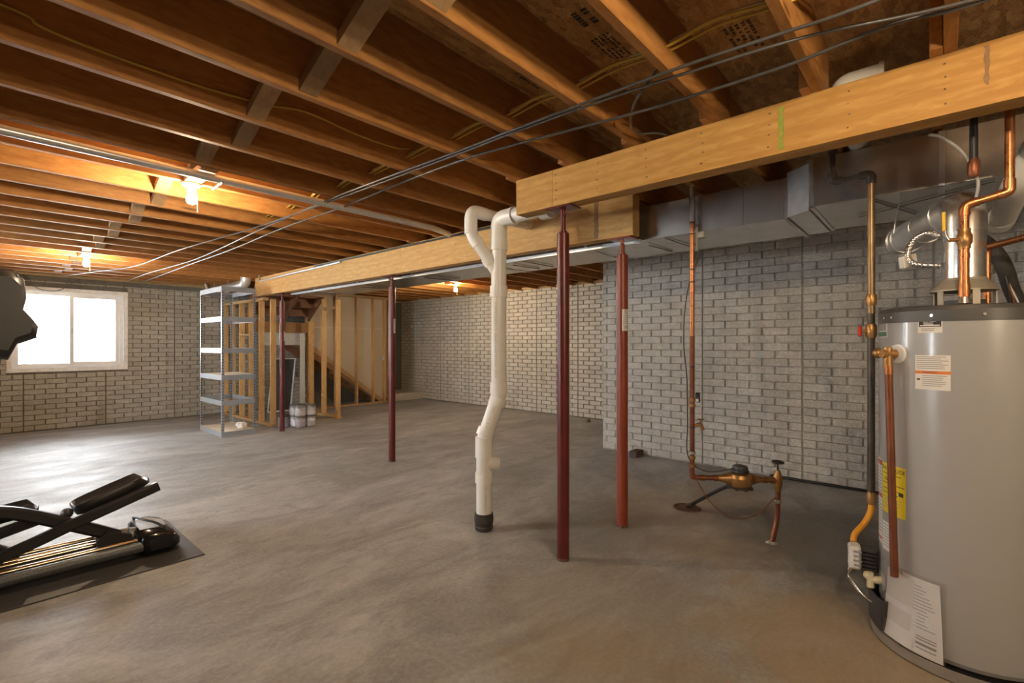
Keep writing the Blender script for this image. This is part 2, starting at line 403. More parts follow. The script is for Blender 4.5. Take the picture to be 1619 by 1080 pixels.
wf = brickwall('wall_back', MB().box((XF+RD, YS-.0, 0), (XF+.3, YB+.3, 2.55)), m_mortar_b, m_brick_f, (XF+RD,0,0), (0,1,0), (-1,0,0), YS+.01, YB, 4.94-.252*3,
          rank=lambda c: abs(c[0]-4.6) if c[0] > 4.5 else 9, zt=2.54, gap=(.0085,.0045))
# window wall with a real opening
WX0, WX1, WZ0, WZ1 = .47, 1.86, 1.00, 2.28
mbw = MB()
for a, b in (((XL, 0), (WX0, 2.53)), ((WX1, 0), (XF+.3, 2.53)), ((WX0, 0), (WX1, WZ0)), ((WX0, WZ1), (WX1, 2.53))):
    mbw.box((a[0], YB+RD, a[1]), (b[0], YB+.25, b[1]))
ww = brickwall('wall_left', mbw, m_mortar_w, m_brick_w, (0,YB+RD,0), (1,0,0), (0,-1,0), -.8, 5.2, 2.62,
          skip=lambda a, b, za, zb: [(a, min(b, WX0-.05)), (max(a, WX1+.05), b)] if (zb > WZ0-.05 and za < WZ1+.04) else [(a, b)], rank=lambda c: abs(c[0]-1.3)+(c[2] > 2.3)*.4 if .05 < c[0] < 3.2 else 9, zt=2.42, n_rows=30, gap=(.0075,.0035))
# walls behind the camera, with the daylight window that lights the shelf from the side
LW = [(4.9, 7.4, .75, 2.25)]
mbl = MB()
for a, b in (((Y0-.2, 0), (4.9, 2.55)), ((7.4, 0), (YB+.2, 2.55)), ((4.9, 0), (7.4, .75)), ((4.9, 2.25), (7.4, 2.55))):
    mbl.box((XL-.2, a[0], a[1]), (XL, b[0], b[1]))
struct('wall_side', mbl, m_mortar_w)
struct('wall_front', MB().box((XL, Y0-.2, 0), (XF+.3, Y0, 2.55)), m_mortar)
# sill and rim boards
for i, (a, b) in enumerate((((XF-.06, YS, 2.53), (XF+.12, YB, 2.57)), ((XR-.02, Y0, 2.53), (XR+.15, YS, 2.57)), ((XL, YB-.03, 2.50), (XF, YB+.15, 2.56)))):
    struct('trim_%d' % (i+1), MB().box(a, b), m_plate if i < 2 else m_platex)
rims = MB().box((XF+.1, YS, 2.57), (XF+.14, YB+.2, ZT)).box((XL-.2, YB+.12, 2.56), (XF+.14, YB+.16, ZT)).box((XR+.12, Y0, 2.57), (XR+.16, YS, ZT)).box((XL-.16, Y0-.2, 2.55), (XL-.12, YB+.16, ZT)).box((XL-.2, Y0-.16, 2.55), (XF+.14, Y0-.12, ZT))
struct('trim_4', rims, m_blockwood)
# window in the brick wall
def window(name, kind, x0, x1, z0, z1, face, along):
    """slider set in an opening; along: 'x' wall facing -y or 'y' wall facing +x"""
    def bx(mb, a0, a1, d0, d1, q0, q1):
        if along == 'x': mb.box((a0, face+d0, q0), (a1, face+d1, q1))
        else: mb.box((face-d0, a0, q0), (face-d1, a1, q1))
        return mb
    def frame(a0, a1, q0, q1, w, d0, d1):
        mb = MB(); bx(mb, a0, a0+w, d0, d1, q0, q1); bx(mb, a1-w, a1, d0, d1, q0, q1); bx(mb, a0+w, a1-w, d0, d1, q0, q0+w); bx(mb, a0+w, a1-w, d0, d1, q1-w, q1); return mb
    o = struct(name, frame(x0, x1, z0, z1, .05, .05, .16), m_vinyl)
    xm = (x0+x1)/2+.02
    s1 = obj('sash', frame(x0+.05, xm+.02, z0+.05, z1-.05, .032, .105, .135), m_vinyl, o)
    s2 = obj('sash', frame(xm-.03, x1-.05, z0+.05, z1-.05, .055, .07, .10), m_vinyl, o)
    obj('pane', bx(MB(), x0+.08, xm-.01, .118, .122, z0+.08, z1-.08), m_glass, s1)
    obj('pane', bx(MB(), xm+.02, x1-.1, .083, .087, z0+.1, z1-.1), m_glass, s2)
    obj('latch', bx(MB(), xm-.012, xm+.006, .055, .072, (z0+z1)/2-.06, (z0+z1)/2+.03), m_silver, s2)
    obj('window_surround', frame(x0-.055, x1+.055, z0-.05, z1+.04, .056, -.004, .06), m_mort_white, o)
    return o
window('window_1', 0, WX0, WX1, WZ0, WZ1, YB, 'x')
window('window_2', 0, 4.9, 7.4, .75, 2.25, XL, 'y')
# ceiling: subfloor sheets + joists + bridging
ceil = struct('ceiling', MB().box((XL-.2, Y0-.2, ZT+.02), (XF+.3, YB+.3, ZT+.05)), m_osb)
def piece(name, mb, mat, parent=None): return obj(name, mb, mat, parent or ceil, None)
SX, SY = 2.44, 1.22
x = XL-.2; row = 0
yy = Y0-.2
while yy < YB+.3:
    x = XL-.2-(1.22 if row % 2 else 0)
    while x < XF+.3:
        a, b = max(x, XL-.2), min(x+SX, XF+.3)
        if b-a > .1: obj('subfloor_sheet', MB().box((a+.002, yy+.002, ZT), (b-.002, min(yy+SY, YB+.3)-.002, ZT+.02)), m_osb, ceil)
        x += SX
    yy += SY; row += 1
JY = lambda k: 1.308+.4375*k
cbase = Vector(ceil.location)
def link_child(name, me, loc, parent):
    o = bpy.data.objects.new(name, me); C.objects.link(o); o.parent = parent; o.location = Vector(loc)-wloc(parent); return o
jm = {}
def joist(x0, x1, y1):
    key = (x0, x1)
    if key not in jm:
        L = x1-x0; jm[key] = MB().box((-L/2, -.04, 0), (L/2, 0, ZT-ZJ), .003).mesh('joist', m_joist)
    link_child('joist', jm[key], ((x0+x1)/2, y1, ZJ), ceil)
for k in range(-9, 22):
    y = JY(k)
    near = k <= 2
    joist(XL-.1, 2.66 if near else 3.43, y)
    if y < YS: joist(2.44 if near else 3.22, XR+.11, y+.0405)
    else: joist(3.22 if y < 8.8 else 4.86, XF+.09, y+.0405)
br = {}
for k in range(-9, 21):
    ya, yb = JY(k), JY(k+1)-.041
    if 'm' not in br:
        mb = MB(); mb.prism([(-.042, ya, 2.752), (-.042, ya, 2.69), (-.042, yb, 2.528), (-.042, yb, 2.575)], (.084,0,0), (0,-ya,-2.52)); br['m'] = mb.mesh('bridging', m_brace)
    link_child('bridging', br['m'], (.97+.065*(k % 2)+.01*math.sin(k*5), ya, 2.52), ceil)
# printed stamps on the subfloor
def stamp(cx, cy, w, h, rows, parent=ceil):
    mb = MB(); z = ZT-.0012
    for r in range(rows):
        yy = cy-h/2+h*(r+.25)/rows; xx = cx-w/2
        while xx < cx+w/2:
            l = random.uniform(.006,.02)
            if random.random() < .8: mb.box((xx, yy, z), (xx+l, yy+h/rows*.55, z+.001))
            xx += l+random.uniform(.004,.01)
    return obj('printed_stamp', mb, m_ink, parent)
stamp(2.0, 1.14, .26, .10, 5); stamp(1.72, 1.12, .1, .09, 2); stamp(1.95, 1.58, .20, .09, 4); stamp(2.3, .66, .22, .12, 5)
# ------------------------------------------------------------------ beams
def beam(name, x0, x1, y0, y1, z0, z1, splices, mat, label, marks):
    t = thing(name, ((x0+x1)/2, (y0+y1)/2, z0), label, 'beam'); cuts = [y0]+splices+[y1]
    for i in range(len(cuts)-1):
        a, b = cuts[i], cuts[i+1]
        n = max(2, int(round((x1-x0)/.042)))
        for q in range(n):
            xa = x0+(x1-x0)*q/n; xb = x0+(x1-x0)*(q+1)/n
            off = 0 if q == 0 else .0
            obj('beam_ply', MB().box((xa+.0004, a+.001, z0+.0008*q), (xb-.0004, b-.001, z1-.0008*q), .0015), mat, t)
    nb = MB(); y = y0+.1
    while y < y1-.05:
        for zz in (.18, .42, .62, .84): nb.tube([(x0+.002, y+random.uniform(-.01,.01), z0+(z1-z0)*zz), (x0-.0015, y, z0+(z1-z0)*zz)], .0035, 6)
        y += .31
    obj('nail_heads', nb, m_steel, t)['kind'] = 'stuff'
    for (ya, yb, za, zb, mt, nm) in marks:
        mb = MB(); n = 14; pts = []
        for i in range(n+1): pts.append((ya+random.uniform(0,.006), za+(zb-za)*i/n))
        for i in range(n+1): pts.append((yb-random.uniform(0,.008), zb-(zb-za)*i/n))
        mb.prism([(x0-.0012, p[0], p[1]) for p in pts], (.0016,0,0), (0,0,0)); obj(nm, mb, mt, t)
    return t
beam('support_beam', 2.507, 2.622, -2.9, 2.187, 2.285, 2.52, [1.875], m_lvl, 'golden plywood ceiling beam with a green paint mark, above the water heater',
     [(.545,.572,2.30,2.50,m_greenpaint,'green_mark'), (-.135,-.115,2.36,2.505,m_blotch,'brown_mark')])
beam('support_beam', 3.28, 3.385, 1.712, 8.78, 2.212, 2.52, [2.02,7.42], m_lvl_far, 'long pale plywood ceiling beam running past the white drain pipe to the stairs',
     [(2.005,2.05,2.225,2.515,m_blotch,'brown_mark')])
# ------------------------------------------------------------------ steel columns
def text_mesh(s, size, mapper, mat, name, parent):
    cu = bpy.data.curves.new('t', 'FONT'); cu.body = s; cu.size = size; cu.align_x = 'CENTER'; cu.align_y = 'CENTER'
    to = bpy.data.objects.new('t', cu); C.objects.link(to); bpy.context.view_layer.update()
    me = bpy.data.meshes.new_from_object(to.evaluated_get(bpy.context.evaluated_depsgraph_get()))
    mb = MB(); mb.v = [Vector(mapper(v.co.x, v.co.y)) for v in me.vertices]; mb.f = [list(p.vertices) for p in me.polygons]; mb.s = [False]*len(mb.f)
    bpy.data.objects.remove(to); bpy.data.meshes.remove(me)
    return obj(name, mb, mat, parent)
def column(x, y, zt, mat, label, lab=None, r=.04, rot=0.5):
    t = thing('steel_column', (x, y, 0), label, 'column', None)
    zp = zt-.165 if zt > 2.25 else zt-.13
    obj('post', MB().lathe((x,y,0), [(r,0),(r,.0),(r,zp-.004),(r-.004,zp)], 28), mat, t)
    obj('jack_screw', MB().lathe((x,y,zp), [(.017,0),(.017,zt-zp-.012)], 14), mat, t)
    obj('screw_collar', MB().lathe((x,y,zp), [(.026,0),(.026,.012),(.019,.016)], 14), mat, t)
    obj('top_plate', MB().box((x-.065, y-.10, zt-.012), (x+.065, y+.10, zt-.002), .003), mat, t)
    d = Vector((math.cos(rot), math.sin(rot), 0))
    obj('turn_bar', MB().tube([Vector((x,y,zt-.05))-d*.085, Vector((x,y,zt-.05))+d*.085], .0075, 8), mat, t)
    ch = MB(); ch.lathe((x,y,0), [(r+.0006,.0),(r+.0006,.018)], 28, 0, 360)
    obj('worn_foot', ch, m_steel, t)
    if lab:
        z0, z1, a0, a1 = lab; rr = r+.0008
        lb = obj('label', MB().lathe((x,y,z0), [(rr,0),(rr,z1-z0)], 12, a0, a1), m_paper, t)
        def mp(am): return lambda u, v: (x+(rr+.0007)*math.cos(rad(am)-(-u)/rr), y+(rr+.0007)*math.sin(rad(am)+u/rr), v)
        am = (a0+a1)/2
        for s, zz, sz in (('3', .86, .034), ('70-', .17, .030)):
            def mp2(u, v, zz=zz, am=am): 
                a = rad(am+(-14 if zz > .5 else 4))+u/rr; return (x+(rr+.0007)*math.cos(a), y+(rr+.0007)*math.sin(a), z0+(z1-z0)*zz+v)
            text_mesh(s, sz, mp2, m_ink, 'printed_number', lb)
        ln = MB()
        for q in range(5): ln.lathe((x,y,z0+(z1-z0)*(.34+.09*q)), [(rr+.0006,0),(rr+.0006,.004)], 8, a0+12, a1-15-10*(q % 2))
        obj('printed_lines', ln, m_ink_g, lb)
    return t
column(2.575, 1.84, 2.285, m_col_dark, 'dark red steel column standing under the golden beam by the white drain pipe', rot=.9)
column(3.345, 1.835, 2.212, m_col_red, 'bright rust-red steel column with a white number label', (1.50, 1.665, 228-22, 228+70), r=.042, rot=.6)
column(3.37, 4.90, 2.212, m_col_dark, 'dark red steel column standing alone at the middle of the long pale beam', (1.53,1.70,262,330), r=.04)
column(3.36, 7.90, 2.212, m_col_dark, 'dark red steel column beside the paint cans by the stair framing', (1.45,1.60,290,345), r=.038)
# ------------------------------------------------------------------ white PVC drain stack
def hub(mb, p, d, L, r): 
    d = Vector(d).normalized(); p = Vector(p); mb.tube([p-d*L/2, p+d*L/2], r, 24)
t = thing('drain_stack', (2.595,2.585,0), 'white PVC drain stack with a wye, offset and black rubber foot coupling', 'drain pipe')
B0 = Vector((2.595,2.585,0)); U0 = Vector((2.705,2.535,0)); z_ = lambda p, z: Vector((p.x, p.y, z))
obj('lower_pipe', MB().tube([z_(B0,.02), z_(B0,.67)], .058, 28), m_pvc, t)
obj('offset_pipe', MB().tube([z_(B0,.64), z_(B0,.70)+Vector((.006,-.003,0)), z_(U0,.985)-Vector((.006,-.003,0)), z_(U0,1.04)], .058, 28), m_pvc, t)
obj('upper_pipe', MB().tube([z_(U0,1.0), z_(U0,2.22)], .058, 28), m_pvc, t)
dd = (z_(U0,.985)-z_(B0,.70)).normalized()
for p_, d_, l_, r_ in ((z_(B0,.395),(0,0,1),.075,.066),(z_(B0,.585),(0,0,1),.075,.066),(z_(B0,.66),(0,0,1),.08,.066),(z_(B0,.70)+dd*.035,dd,.06,.066),
      (z_(U0,1.065),(0,0,1),.085,.066),(z_(U0,.985)-dd*.03,dd,.06,.066),(z_(U0,1.80),(0,0,1),.085,.067),(z_(U0,2.16),(0,0,1),.09,.067)):
    c = MB(); hub(c, p_, d_, l_, r_); obj('coupling', c, m_pvc_ring, t)
cl = Vector((.75,-.66,0))
obj('cleanout_plug', MB().tube([z_(B0,.50), z_(B0,.50)+cl*.10, z_(B0,.50)+cl*.105, z_(B0,.50)+cl*.12], [.055,.055,.045,.043], 24), m_pvc_ring, t)
obj('rubber_coupling', MB().lathe(B0, [(.06,0),(.068,.012),(.070,.03),(.066,.036),(.069,.05),(.073,.07),(.073,.105),(.068,.112),(.070,.125),(.062,.128)], 28), m_black_rub, t)
E1 = z_(U0,2.355)
obj('top_elbow', MB().tube(arc([z_(U0,2.19), E1, E1+Vector((.0,-.16,0))], .10, 10), .062, 24), m_pvc_ring, t)
obj('header_pipe', MB().tube([E1+Vector((0,-.12,0)), E1+Vector((0,-1.1,.03))], .055, 24), m_pvc, t)
for p_, l_, r_ in ((-.155,.02,.066),(-.46,.08,.078)):
    hb = MB(); hub(hb, E1+Vector((0,p_,0)), (0,1,0), l_, r_); obj('header_coupling', hb, m_pvc_ring, t)
W0 = z_(U0,1.93); W1 = Vector((2.56,2.69,2.24))
obj('wye_branch', MB().tube(arc([W0, W1, Vector((2.56,2.69,2.36))], .05, 6), .045, 22), m_pvc, t)
wd = (W1-W0).normalized()
for s_ in (.13, .30):
    hw = MB(); hub(hw, W0+wd*s_, wd, .055, .0515); obj('branch_coupling', hw, m_pvc_ring, t)
obj('branch_elbow', MB().tube(arc([Vector((2.56,2.69,2.24)), Vector((2.56,2.69,2.42)), Vector((2.72,2.69,2.42))], .09, 8), .050, 22), m_pvc_ring, t)
obj('branch_run', MB().tube([Vector((2.68,2.69,2.42)), Vector((3.25,2.69,2.44))], .045, 22), m_pvc, t)
def markings(p0, p1, side, parent, n=16, r=.0587):
    mb = MB(); p0, p1 = Vector(p0), Vector(p1); ax = (p1-p0).normalized(); sd = Vector(side).normalized(); sd = (sd-ax*sd.dot(ax)).normalized(); w = ax.cross(sd)
    for i in range(n):
        if random.random() < .25: continue
        c0 = p0+(p1-p0)*(i/n); L = (p1-p0).length/n*.7; a = c0+sd*r
        for q in (-1, 1): mb.bar(a+w*.004*q, a+w*.004*q+ax*L*random.uniform(.4,1), .0035, .0006, sd)
    o_ = obj('printed_marking', mb, m_ink_g, parent); o_['kind'] = 'stuff'; return o_
markings(z_(B0,.16), z_(B0,.34), (-.55,-.85,0), t); markings(z_(B0,.74)+Vector((.018,-.008,0)), z_(U0,.95)-Vector((.014,-.006,0)), (-.9,-.55,0), t)
markings(z_(U0,1.15), z_(U0,1.72), (-.98,-.35,0), t, 34)
# ------------------------------------------------------------------ cables under the joists
def cable(name, pts, r, mat, label, group=None, cat='cable', n=6, parent=None):
    o = obj(name, MB().tube(spline(pts, 6), r, n), mat, parent)
    if not parent: tag(o, label, cat, group)
    return o
zc = 2.503
A = [(1.92,-.6),(1.92,.18),(1.92,.44),(1.87,.76),(1.88,1.17),(1.85,1.74),(1.87,2.08),(1.82,3.28),(1.88,4.82),(1.96,7.17),(1.88,9.27),(1.86,10.6)]
B = [(2.25,-.6),(2.1,-.01),(2.0,.34),(1.93,.68),(1.905,1.19),(1.87,1.74),(1.89,2.1),(1.85,3.32),(1.81,4.89),(1.64,6.6),(1.58,8.51),(1.29,9.54),(1.05,10.6)]
Cc = [(2.16,-.6),(2.14,-.07),(2.12,.12),(2.13,.45),(2.14,.87),(2.08,1.18),(2.01,1.8),(1.95,2.17),(1.98,2.88),(1.99,3.58),(2.0,4.68),(2.03,6.1),(2.06,7.8),(2.06,10.18),(2.06,10.6)]
def sag(L, amp, dz): return [(p[0], p[1], zc+dz-(amp if i % 2 else 0)) for i, p in enumerate(L)]
cable('ceiling_cable', sag(A, .012, 0), .0065, m_cable, 'black ceiling cable strung under the joists, running straight to the window wall')
cable('ceiling_cable', sag(B, .010, -.004), .006, m_cable, 'black ceiling cable under the joists that bends off above the window')
cable('ceiling_cable', sag(Cc, .014, 0), .0068, m_cable, 'black ceiling cable nearest the beams, strung under the joists with staples')
for k, (xa, za) in enumerate(((1.88,2.600),(1.90,2.612),(1.92,2.604),(1.905,2.630))):
    pts = []
    for q in range(-4, 9):
        y = JY(q)-.02; pts.append((xa+.004*math.sin(q*2), y, za)); pts.append((xa+.02*math.sin(q)+(k-1.5)*.012, y+.22, za+.012+.012*math.sin(q*1.3)+.004*k))
    cable('house_wire', pts, .0055, m_yel_cable if k < 3 else m_cream_cable, 'yellow house wire in the bundle threaded through the joists' if k < 3 else 'cream house wire in the bundle threaded through the joists', 'yellow wires threaded through the joists' if k < 3 else None)
jy = JY(3)-.048
cable('house_wire', [(-.6,jy,2.66)]+[(p, jy, q) for p, q in ((.084,2.642),(.184,2.614),(.312,2.599),(.543,2.594),(.764,2.597),(1.023,2.62),(1.221,2.655),(1.524,2.631),(1.789,2.636),(1.9,2.66))], .006, m_yel_cable, 'single yellow house wire stapled along the side of a joist')
cable('ceiling_cable', [(2.02,.92,2.62),(2.03,1.0,2.56),(2.05,1.06,2.515),(2.2,1.16,2.50),(2.36,1.2,2.515),(2.45,1.13,2.525),(2.56,1.1,2.53)], .0065, m_cable, 'short black cable dropping from the subfloor and looping over the golden beam')
obj_ = obj('steel_conduit', MB().tube([(-2.9,3.565,2.486),(2.9,3.565,2.486),(3.15,3.62,2.48)], .026, 18), m_galv_r); tag(obj_, 'long grey steel conduit running along a ceiling joist', 'conduit')
o = obj('conduit_strap', MB().tube([(1.12,3.53,2.462),(1.12,3.72,2.455)], .009, 8), m_galv); o.parent = obj_; o.location = Vector(o.location)-obj_.location
o = obj('steel_conduit', MB().tube(arc([(3.262,8.55,2.70),(3.262,8.55,2.452),(3.262,5.9,2.478)], .05), .013, 12), m_galv); tag(o, 'grey conduit fixed along the top of the long pale beam', 'conduit')
for k in range(2):
    cable('ceiling_cable', [(3.262-.01*k,6.6,2.505-.012*k),(3.26,5.6,2.50-.012*k),(3.262,4.6,2.503-.012*k),(3.26,3.4,2.50-.012*k),(3.262,2.9,2.506-.012*k)], .006, m_cable, 'black cable lying along the top edge of the long pale beam', 'cables along the long beam')
cable('window_cable', [(.60,10.78,2.50),(.66,10.76,2.43),(.72,10.76,2.33),(.80,10.76,2.27),(.95,10.76,2.26),(1.05,10.76,2.30),(1.18,10.77,2.42),(1.26,10.78,2.49)], .005, m_cable, 'thin dark cable looping down in front of the top of the window')
# ------------------------------------------------------------------ lamps
def lamp(x, y, label, zb=ZJ):
    t = thing('bulb_fixture', (x, y, zb-.16), label, 'lamp')
    off = 1.3485 if x > 3.3 else 1.308; k = math.floor((y-off)/.4375); ya, yb = off+.4375*k, off+.4375*(k+1)-.04
    obj('mounting_block', MB().box((x-.05, ya+.0005, zb-.004), (x+.05, yb-.0005, zb+.035), .003), m_blockwood, t)
    obj('lamp_holder', MB().lathe((x,y,zb), [(.055,-.004),(.058,-.016),(.05,-.026),(.030,-.034),(.024,-.062),(.022,-.066)], 24), m_porc, t)
    obj('bulb', MB().lathe((x,y,zb), [(.0,-.148),(.012,-.147),(.022,-.142),(.029,-.130),(.031,-.116),(.028,-.100),(.020,-.082),(.014,-.066)], 20), m_bulb, t)
    obj('pull_chain', MB().tube([(x+.03,y,zb-.03),(x+.036,y,zb-.10),(x+.037,y,zb-.19)], .002, 5).ball((x+.037,y,zb-.195), .005, 8, 5), m_brass, t)
    return t
lamp(1.04, 3.90, 'lit bare bulb on a white porcelain holder beside the steel conduit')
lamp(1.00, 8.02, 'lit bare bulb on the joists in front of the window')
lamp(6.03, 6.75, 'lit bare bulb over the recessed brick wall')
lamp(1.00, -.20, 'lit bare bulb in the row on the joists, over the near end of the room')
px_, py_, pz_ = .6, -1.9, 2.02
t = thing('pendant_bulb', (px_,py_,pz_-.09), 'lit bare bulb hanging on a black cord at the near end of the room', 'lamp')
obj('cord', MB().tube([(px_,py_,ZT),(px_,py_,pz_+.06)], .004, 6), m_cable, t)
obj('socket', MB().lathe((px_,py_,pz_), [(.016,.0),(.02,.004),(.02,.05),(.008,.065)], 16), m_black, t)
obj('bulb', MB().lathe((px_,py_,pz_+.066), [(.0,-.148),(.012,-.147),(.022,-.142),(.029,-.130),(.031,-.116),(.028,-.100),(.020,-.082),(.014,-.066)], 20), m_bulb, t)
# ------------------------------------------------------------------ sheet-metal ducts
t = thing('supply_duct', (3.83,4.6,2.20), 'long galvanised trunk duct hanging behind the pale beam', 'duct')
ys = [1.0, 2.25, 3.45, 4.65, 5.85, 7.05, 7.9]
for i in range(len(ys)-1):
    s = obj('duct_section', MB().box((3.475, ys[i]+.001, 2.20), (4.12, ys[i+1]-.001, 2.46), .002), m_galv_dark, t)
    if i == 0: continue
    f = MB(); y = ys[i]
    f.box((3.468,y-.012,2.195), (4.127,y+.012,2.2)).box((3.468,y-.012,2.195), (3.474,y+.012,2.46)); obj('drive_cleat', f, m_galv, t)
obj('lower_flange', MB().box((3.455,1.75,2.185),(3.475,7.8,2.212)), m_galv, t)
for y in (1.55, 3.0, 4.4, 5.8, 7.2):
    obj('brace_rod', MB().tube([(3.47,y,2.193),(3.98,y-.03,2.188)], .004, 6), m_gas, t); obj('brace_rod', MB().tube([(4.02,y+.18,2.193),(3.62,y+.2,2.188)], .004, 6), m_gas, t)
t = thing('return_plenum', (3.75,-.1,2.16), 'wide galvanised plenum box joined to the trunk duct over the gas pipe', 'duct')
obj('transition', MB().add([(3.475,.999,2.20),(3.475,.999,2.46),(4.12,.999,2.46),(4.12,.999,2.20),(3.475,.74,2.20),(3.475,.74,2.46),(4.12,.74,2.46),(4.12,.74,2.20)],
    [(0,1,5,4),(0,4,7,3),(2,3,7,6),(1,2,6,5),(4,5,6,7)]), m_galv_dark, t)
obj('offset_collar', MB().prism([(3.475,.739,0),(4.12,.739,0),(4.12,.60,0),(3.37,.60,0)], (0,0,.285), (0,0,2.205)), m_galv, t)
obj('plenum_box', MB().box((3.36,-1.6,2.222),(4.14,.598,2.505), .002), m_galv_dark, t)
for y in (.585, .0, -.6): obj('standing_seam', MB().box((3.353,y-.012,2.217),(4.145,y+.012,2.222)).box((3.353,y-.012,2.217),(3.36,y+.012,2.505)), m_galv, t)
obj('drive_cleat', MB().box((3.468,.735,2.194),(4.126,.755,2.2)).box((3.468,.735,2.194),(3.474,.755,2.46)), m_galv, t)
parts('brace_rod', [MB().tube([(3.40,.30,2.215),(3.95,.12,2.212)], .004, 6), MB().tube([(3.42,-.2,2.215),(3.8,.4,2.212)], .003, 6)], m_gas, t)
t = thing('round_duct', (3.2,9.6,2.36), 'round galvanised duct with an elbow above the metal shelving', 'duct')
obj('duct_run', MB().tube([(3.16,9.0,2.425),(3.12,10.7,2.40)], .078, 24), m_galv_r, t)
obj('elbow', MB().tube(arc([(3.16,9.1,2.425),(3.16,8.86,2.425),(3.17,8.86,2.72)], .13, 8), .080, 24), m_galv_r, t)
obj('damper', MB().tube([(2.95,10.1,2.40),(2.93,10.12,2.50)], .05, 16), m_alum, t)
for y in (9.4, 10.1): obj('hanger_strap', MB().tube([(3.14-.079,y,2.42),(3.14-.079,y,2.52)], .004, 6), m_galv, t)
# ------------------------------------------------------------------ gas pipe
gx = 3.13
t = thing('gas_pipe', (gx,.275,.60), 'black iron gas pipe with a red shutoff running down beside the water heater', 'pipe')
obj('drop_pipe', MB().tube([(gx,.275,.625),(gx,.275,1.56)], .0165, 16), m_gas, t)
obj('upper_pipe', MB().tube([(gx,.275,1.56),(gx,.275,2.26)], .0165, 16), m_gas_b, t)
obj('cross_pipe', MB().tube([(gx,.30,2.285),(gx,.43,2.282)], .015, 14), m_gas, t)
obj('riser_pipe', MB().tube([(gx,.445,2.29),(gx,.445,2.60)], .015, 14), m_gas, t)
parts('elbow', [MB().tube(arc([(gx,.275,2.235),(gx,.275,2.285),(gx,.325,2.285)], .03), .023, 16), MB().tube(arc([(gx,.40,2.283),(gx,.445,2.283),(gx,.445,2.33)], .03), .023, 16)], m_gas, t)
obj('coupling', MB().tube([(gx,.445,2.43),(gx,.445,2.47)], .024, 16), m_gas, t)
u1 = MB().tube([(gx,.275,1.60),(gx,.275,1.61),(gx,.275,1.65),(gx,.275,1.66)], [.02,.024,.024,.02], 8); u2 = MB().tube([(gx,.275,1.43),(gx,.275,1.445),(gx,.275,1.49),(gx,.275,1.505)], [.019,.025,.025,.019], 8)
parts('union', [u1, u2], m_brass, t)
vd = Vector((-.3,.95,0)).normalized(); p = Vector((gx,.275,1.467))
v = obj('valve_stem', MB().tube([p, p+vd*.045], .008, 8), m_brass, t)
obj('valve_handle', MB().box(p+vd*.045-Vector((.012,.004,.028)), p+vd*.045+Vector((.012,.012,.028)), .004), m_red, v)
t = thing('gas_hose', (3.0,.33,.40), 'yellow coated flexible gas hose feeding the water heater valve', 'hose')
obj('hose', MB().tube(spline([(gx,.275,.58),(gx,.277,.53),(3.10,.30,.47),(3.045,.335,.42),(3.03,.34,.385)], 8), .0145, 14), m_yellow, t)
obj('hose_nut', MB().tube([(gx,.275,.565),(gx,.275,.58),(gx,.275,.61),(gx,.275,.63)], [.017,.022,.022,.018], 6), m_brass, t)
# ------------------------------------------------------------------ water heater
HC = Vector((3.04,-.075,0)); R0 = .31
def hp(a, r, z): return Vector((HC.x+r*math.cos(rad(a)), HC.y+r*math.sin(rad(a)), z))
H = thing('water_heater', HC, 'tall grey gas water heater tank with labels and a copper relief pipe', 'water heater')
obj('tank', MB().lathe(HC, [(.300,.055),(R0,.075),(R0,1.50)], 96), m_tank, H)
top = obj('tank_top', MB().lathe(HC, [(R0+.003,1.497),(R0+.003,1.545),(R0-.004,1.562),(R0-.02,1.566),(.0,1.572)], 96), m_tank_top, H)
for a in (118, 128, 160, 190): obj('rim_screw', MB().tube([hp(a,R0+.001,1.522), hp(a,R0+.008,1.522)], .006, 8), m_alum, top)
obj('base_skirt', MB().lathe(HC, [(.285,.012),(.285,.06)], 64), m_black, H)
d = tag(obj('drain_pan', MB().lathe(HC, [(.0,.003),(.335,.003),(.342,.006),(.346,.05),(.342,.052),(.336,.01),(.0,.008)], 96), m_galv), 'shallow round metal drain pan under the water heater', 'drain pan')
def patch(name, a0, a1, z0, z1, mat, parent, off=.0012, n=14): return obj(name, MB().lathe(HC, [(R0+off,z0),(R0+off,z1)], n, a0, a1), mat, parent)
def txt(s, size, am, zm, mat, parent, off=.0022, sx=1): return text_mesh(s, size, lambda u, v: tuple(hp(am+math.degrees(u*sx/R0), R0+off, zm+v)), mat, 'printed_text', parent)
def lines(a0, a1, zs, h, mat, parent, off=.002, gap=True):
    mb = MB()
    for z in zs:
        b = a1-random.uniform(0, .25)*(a1-a0) if gap else a1
        mb.lathe(HC, [(R0+off,z),(R0+off,z+h)], 6, a0, b)
    return obj('printed_lines', mb, mat, parent)
# the text reads left to right when the angle grows
l1 = patch('caution_label', 150.5, 166.5, 1.448, 1.52, m_paper, H); patch('black_panel', 151.2, 165.8, 1.474, 1.514, m_ink, l1, .0017)
lines(152, 165, [1.506,1.478], .004, m_paper_w, l1, .0022, False); txt('DO NOT', .012, 158.5, 1.498, m_paper_w, l1); lines(154.5, 162.5, [1.489,1.4835], .0025, m_paper_w, l1, .0022)
lines(153, 164, [1.464,1.457], .003, m_ink_g, l1)
l2 = patch('warning_label', 148.5, 171.3, 1.203, 1.352, m_paper, H); patch('orange_band', 148.5, 171.3, 1.271, 1.284, m_orange, l2, .0017); txt('WARNING', .011, 158.5, 1.2775, m_ink, l2)
lines(149.5, 170.3, [1.343-.0082*i for i in range(7)], .0028, m_ink_g, l2); lines(153.5, 169.5, [1.262-.0085*i for i in range(6)], .0028, m_ink_g, l2)
mb = MB()
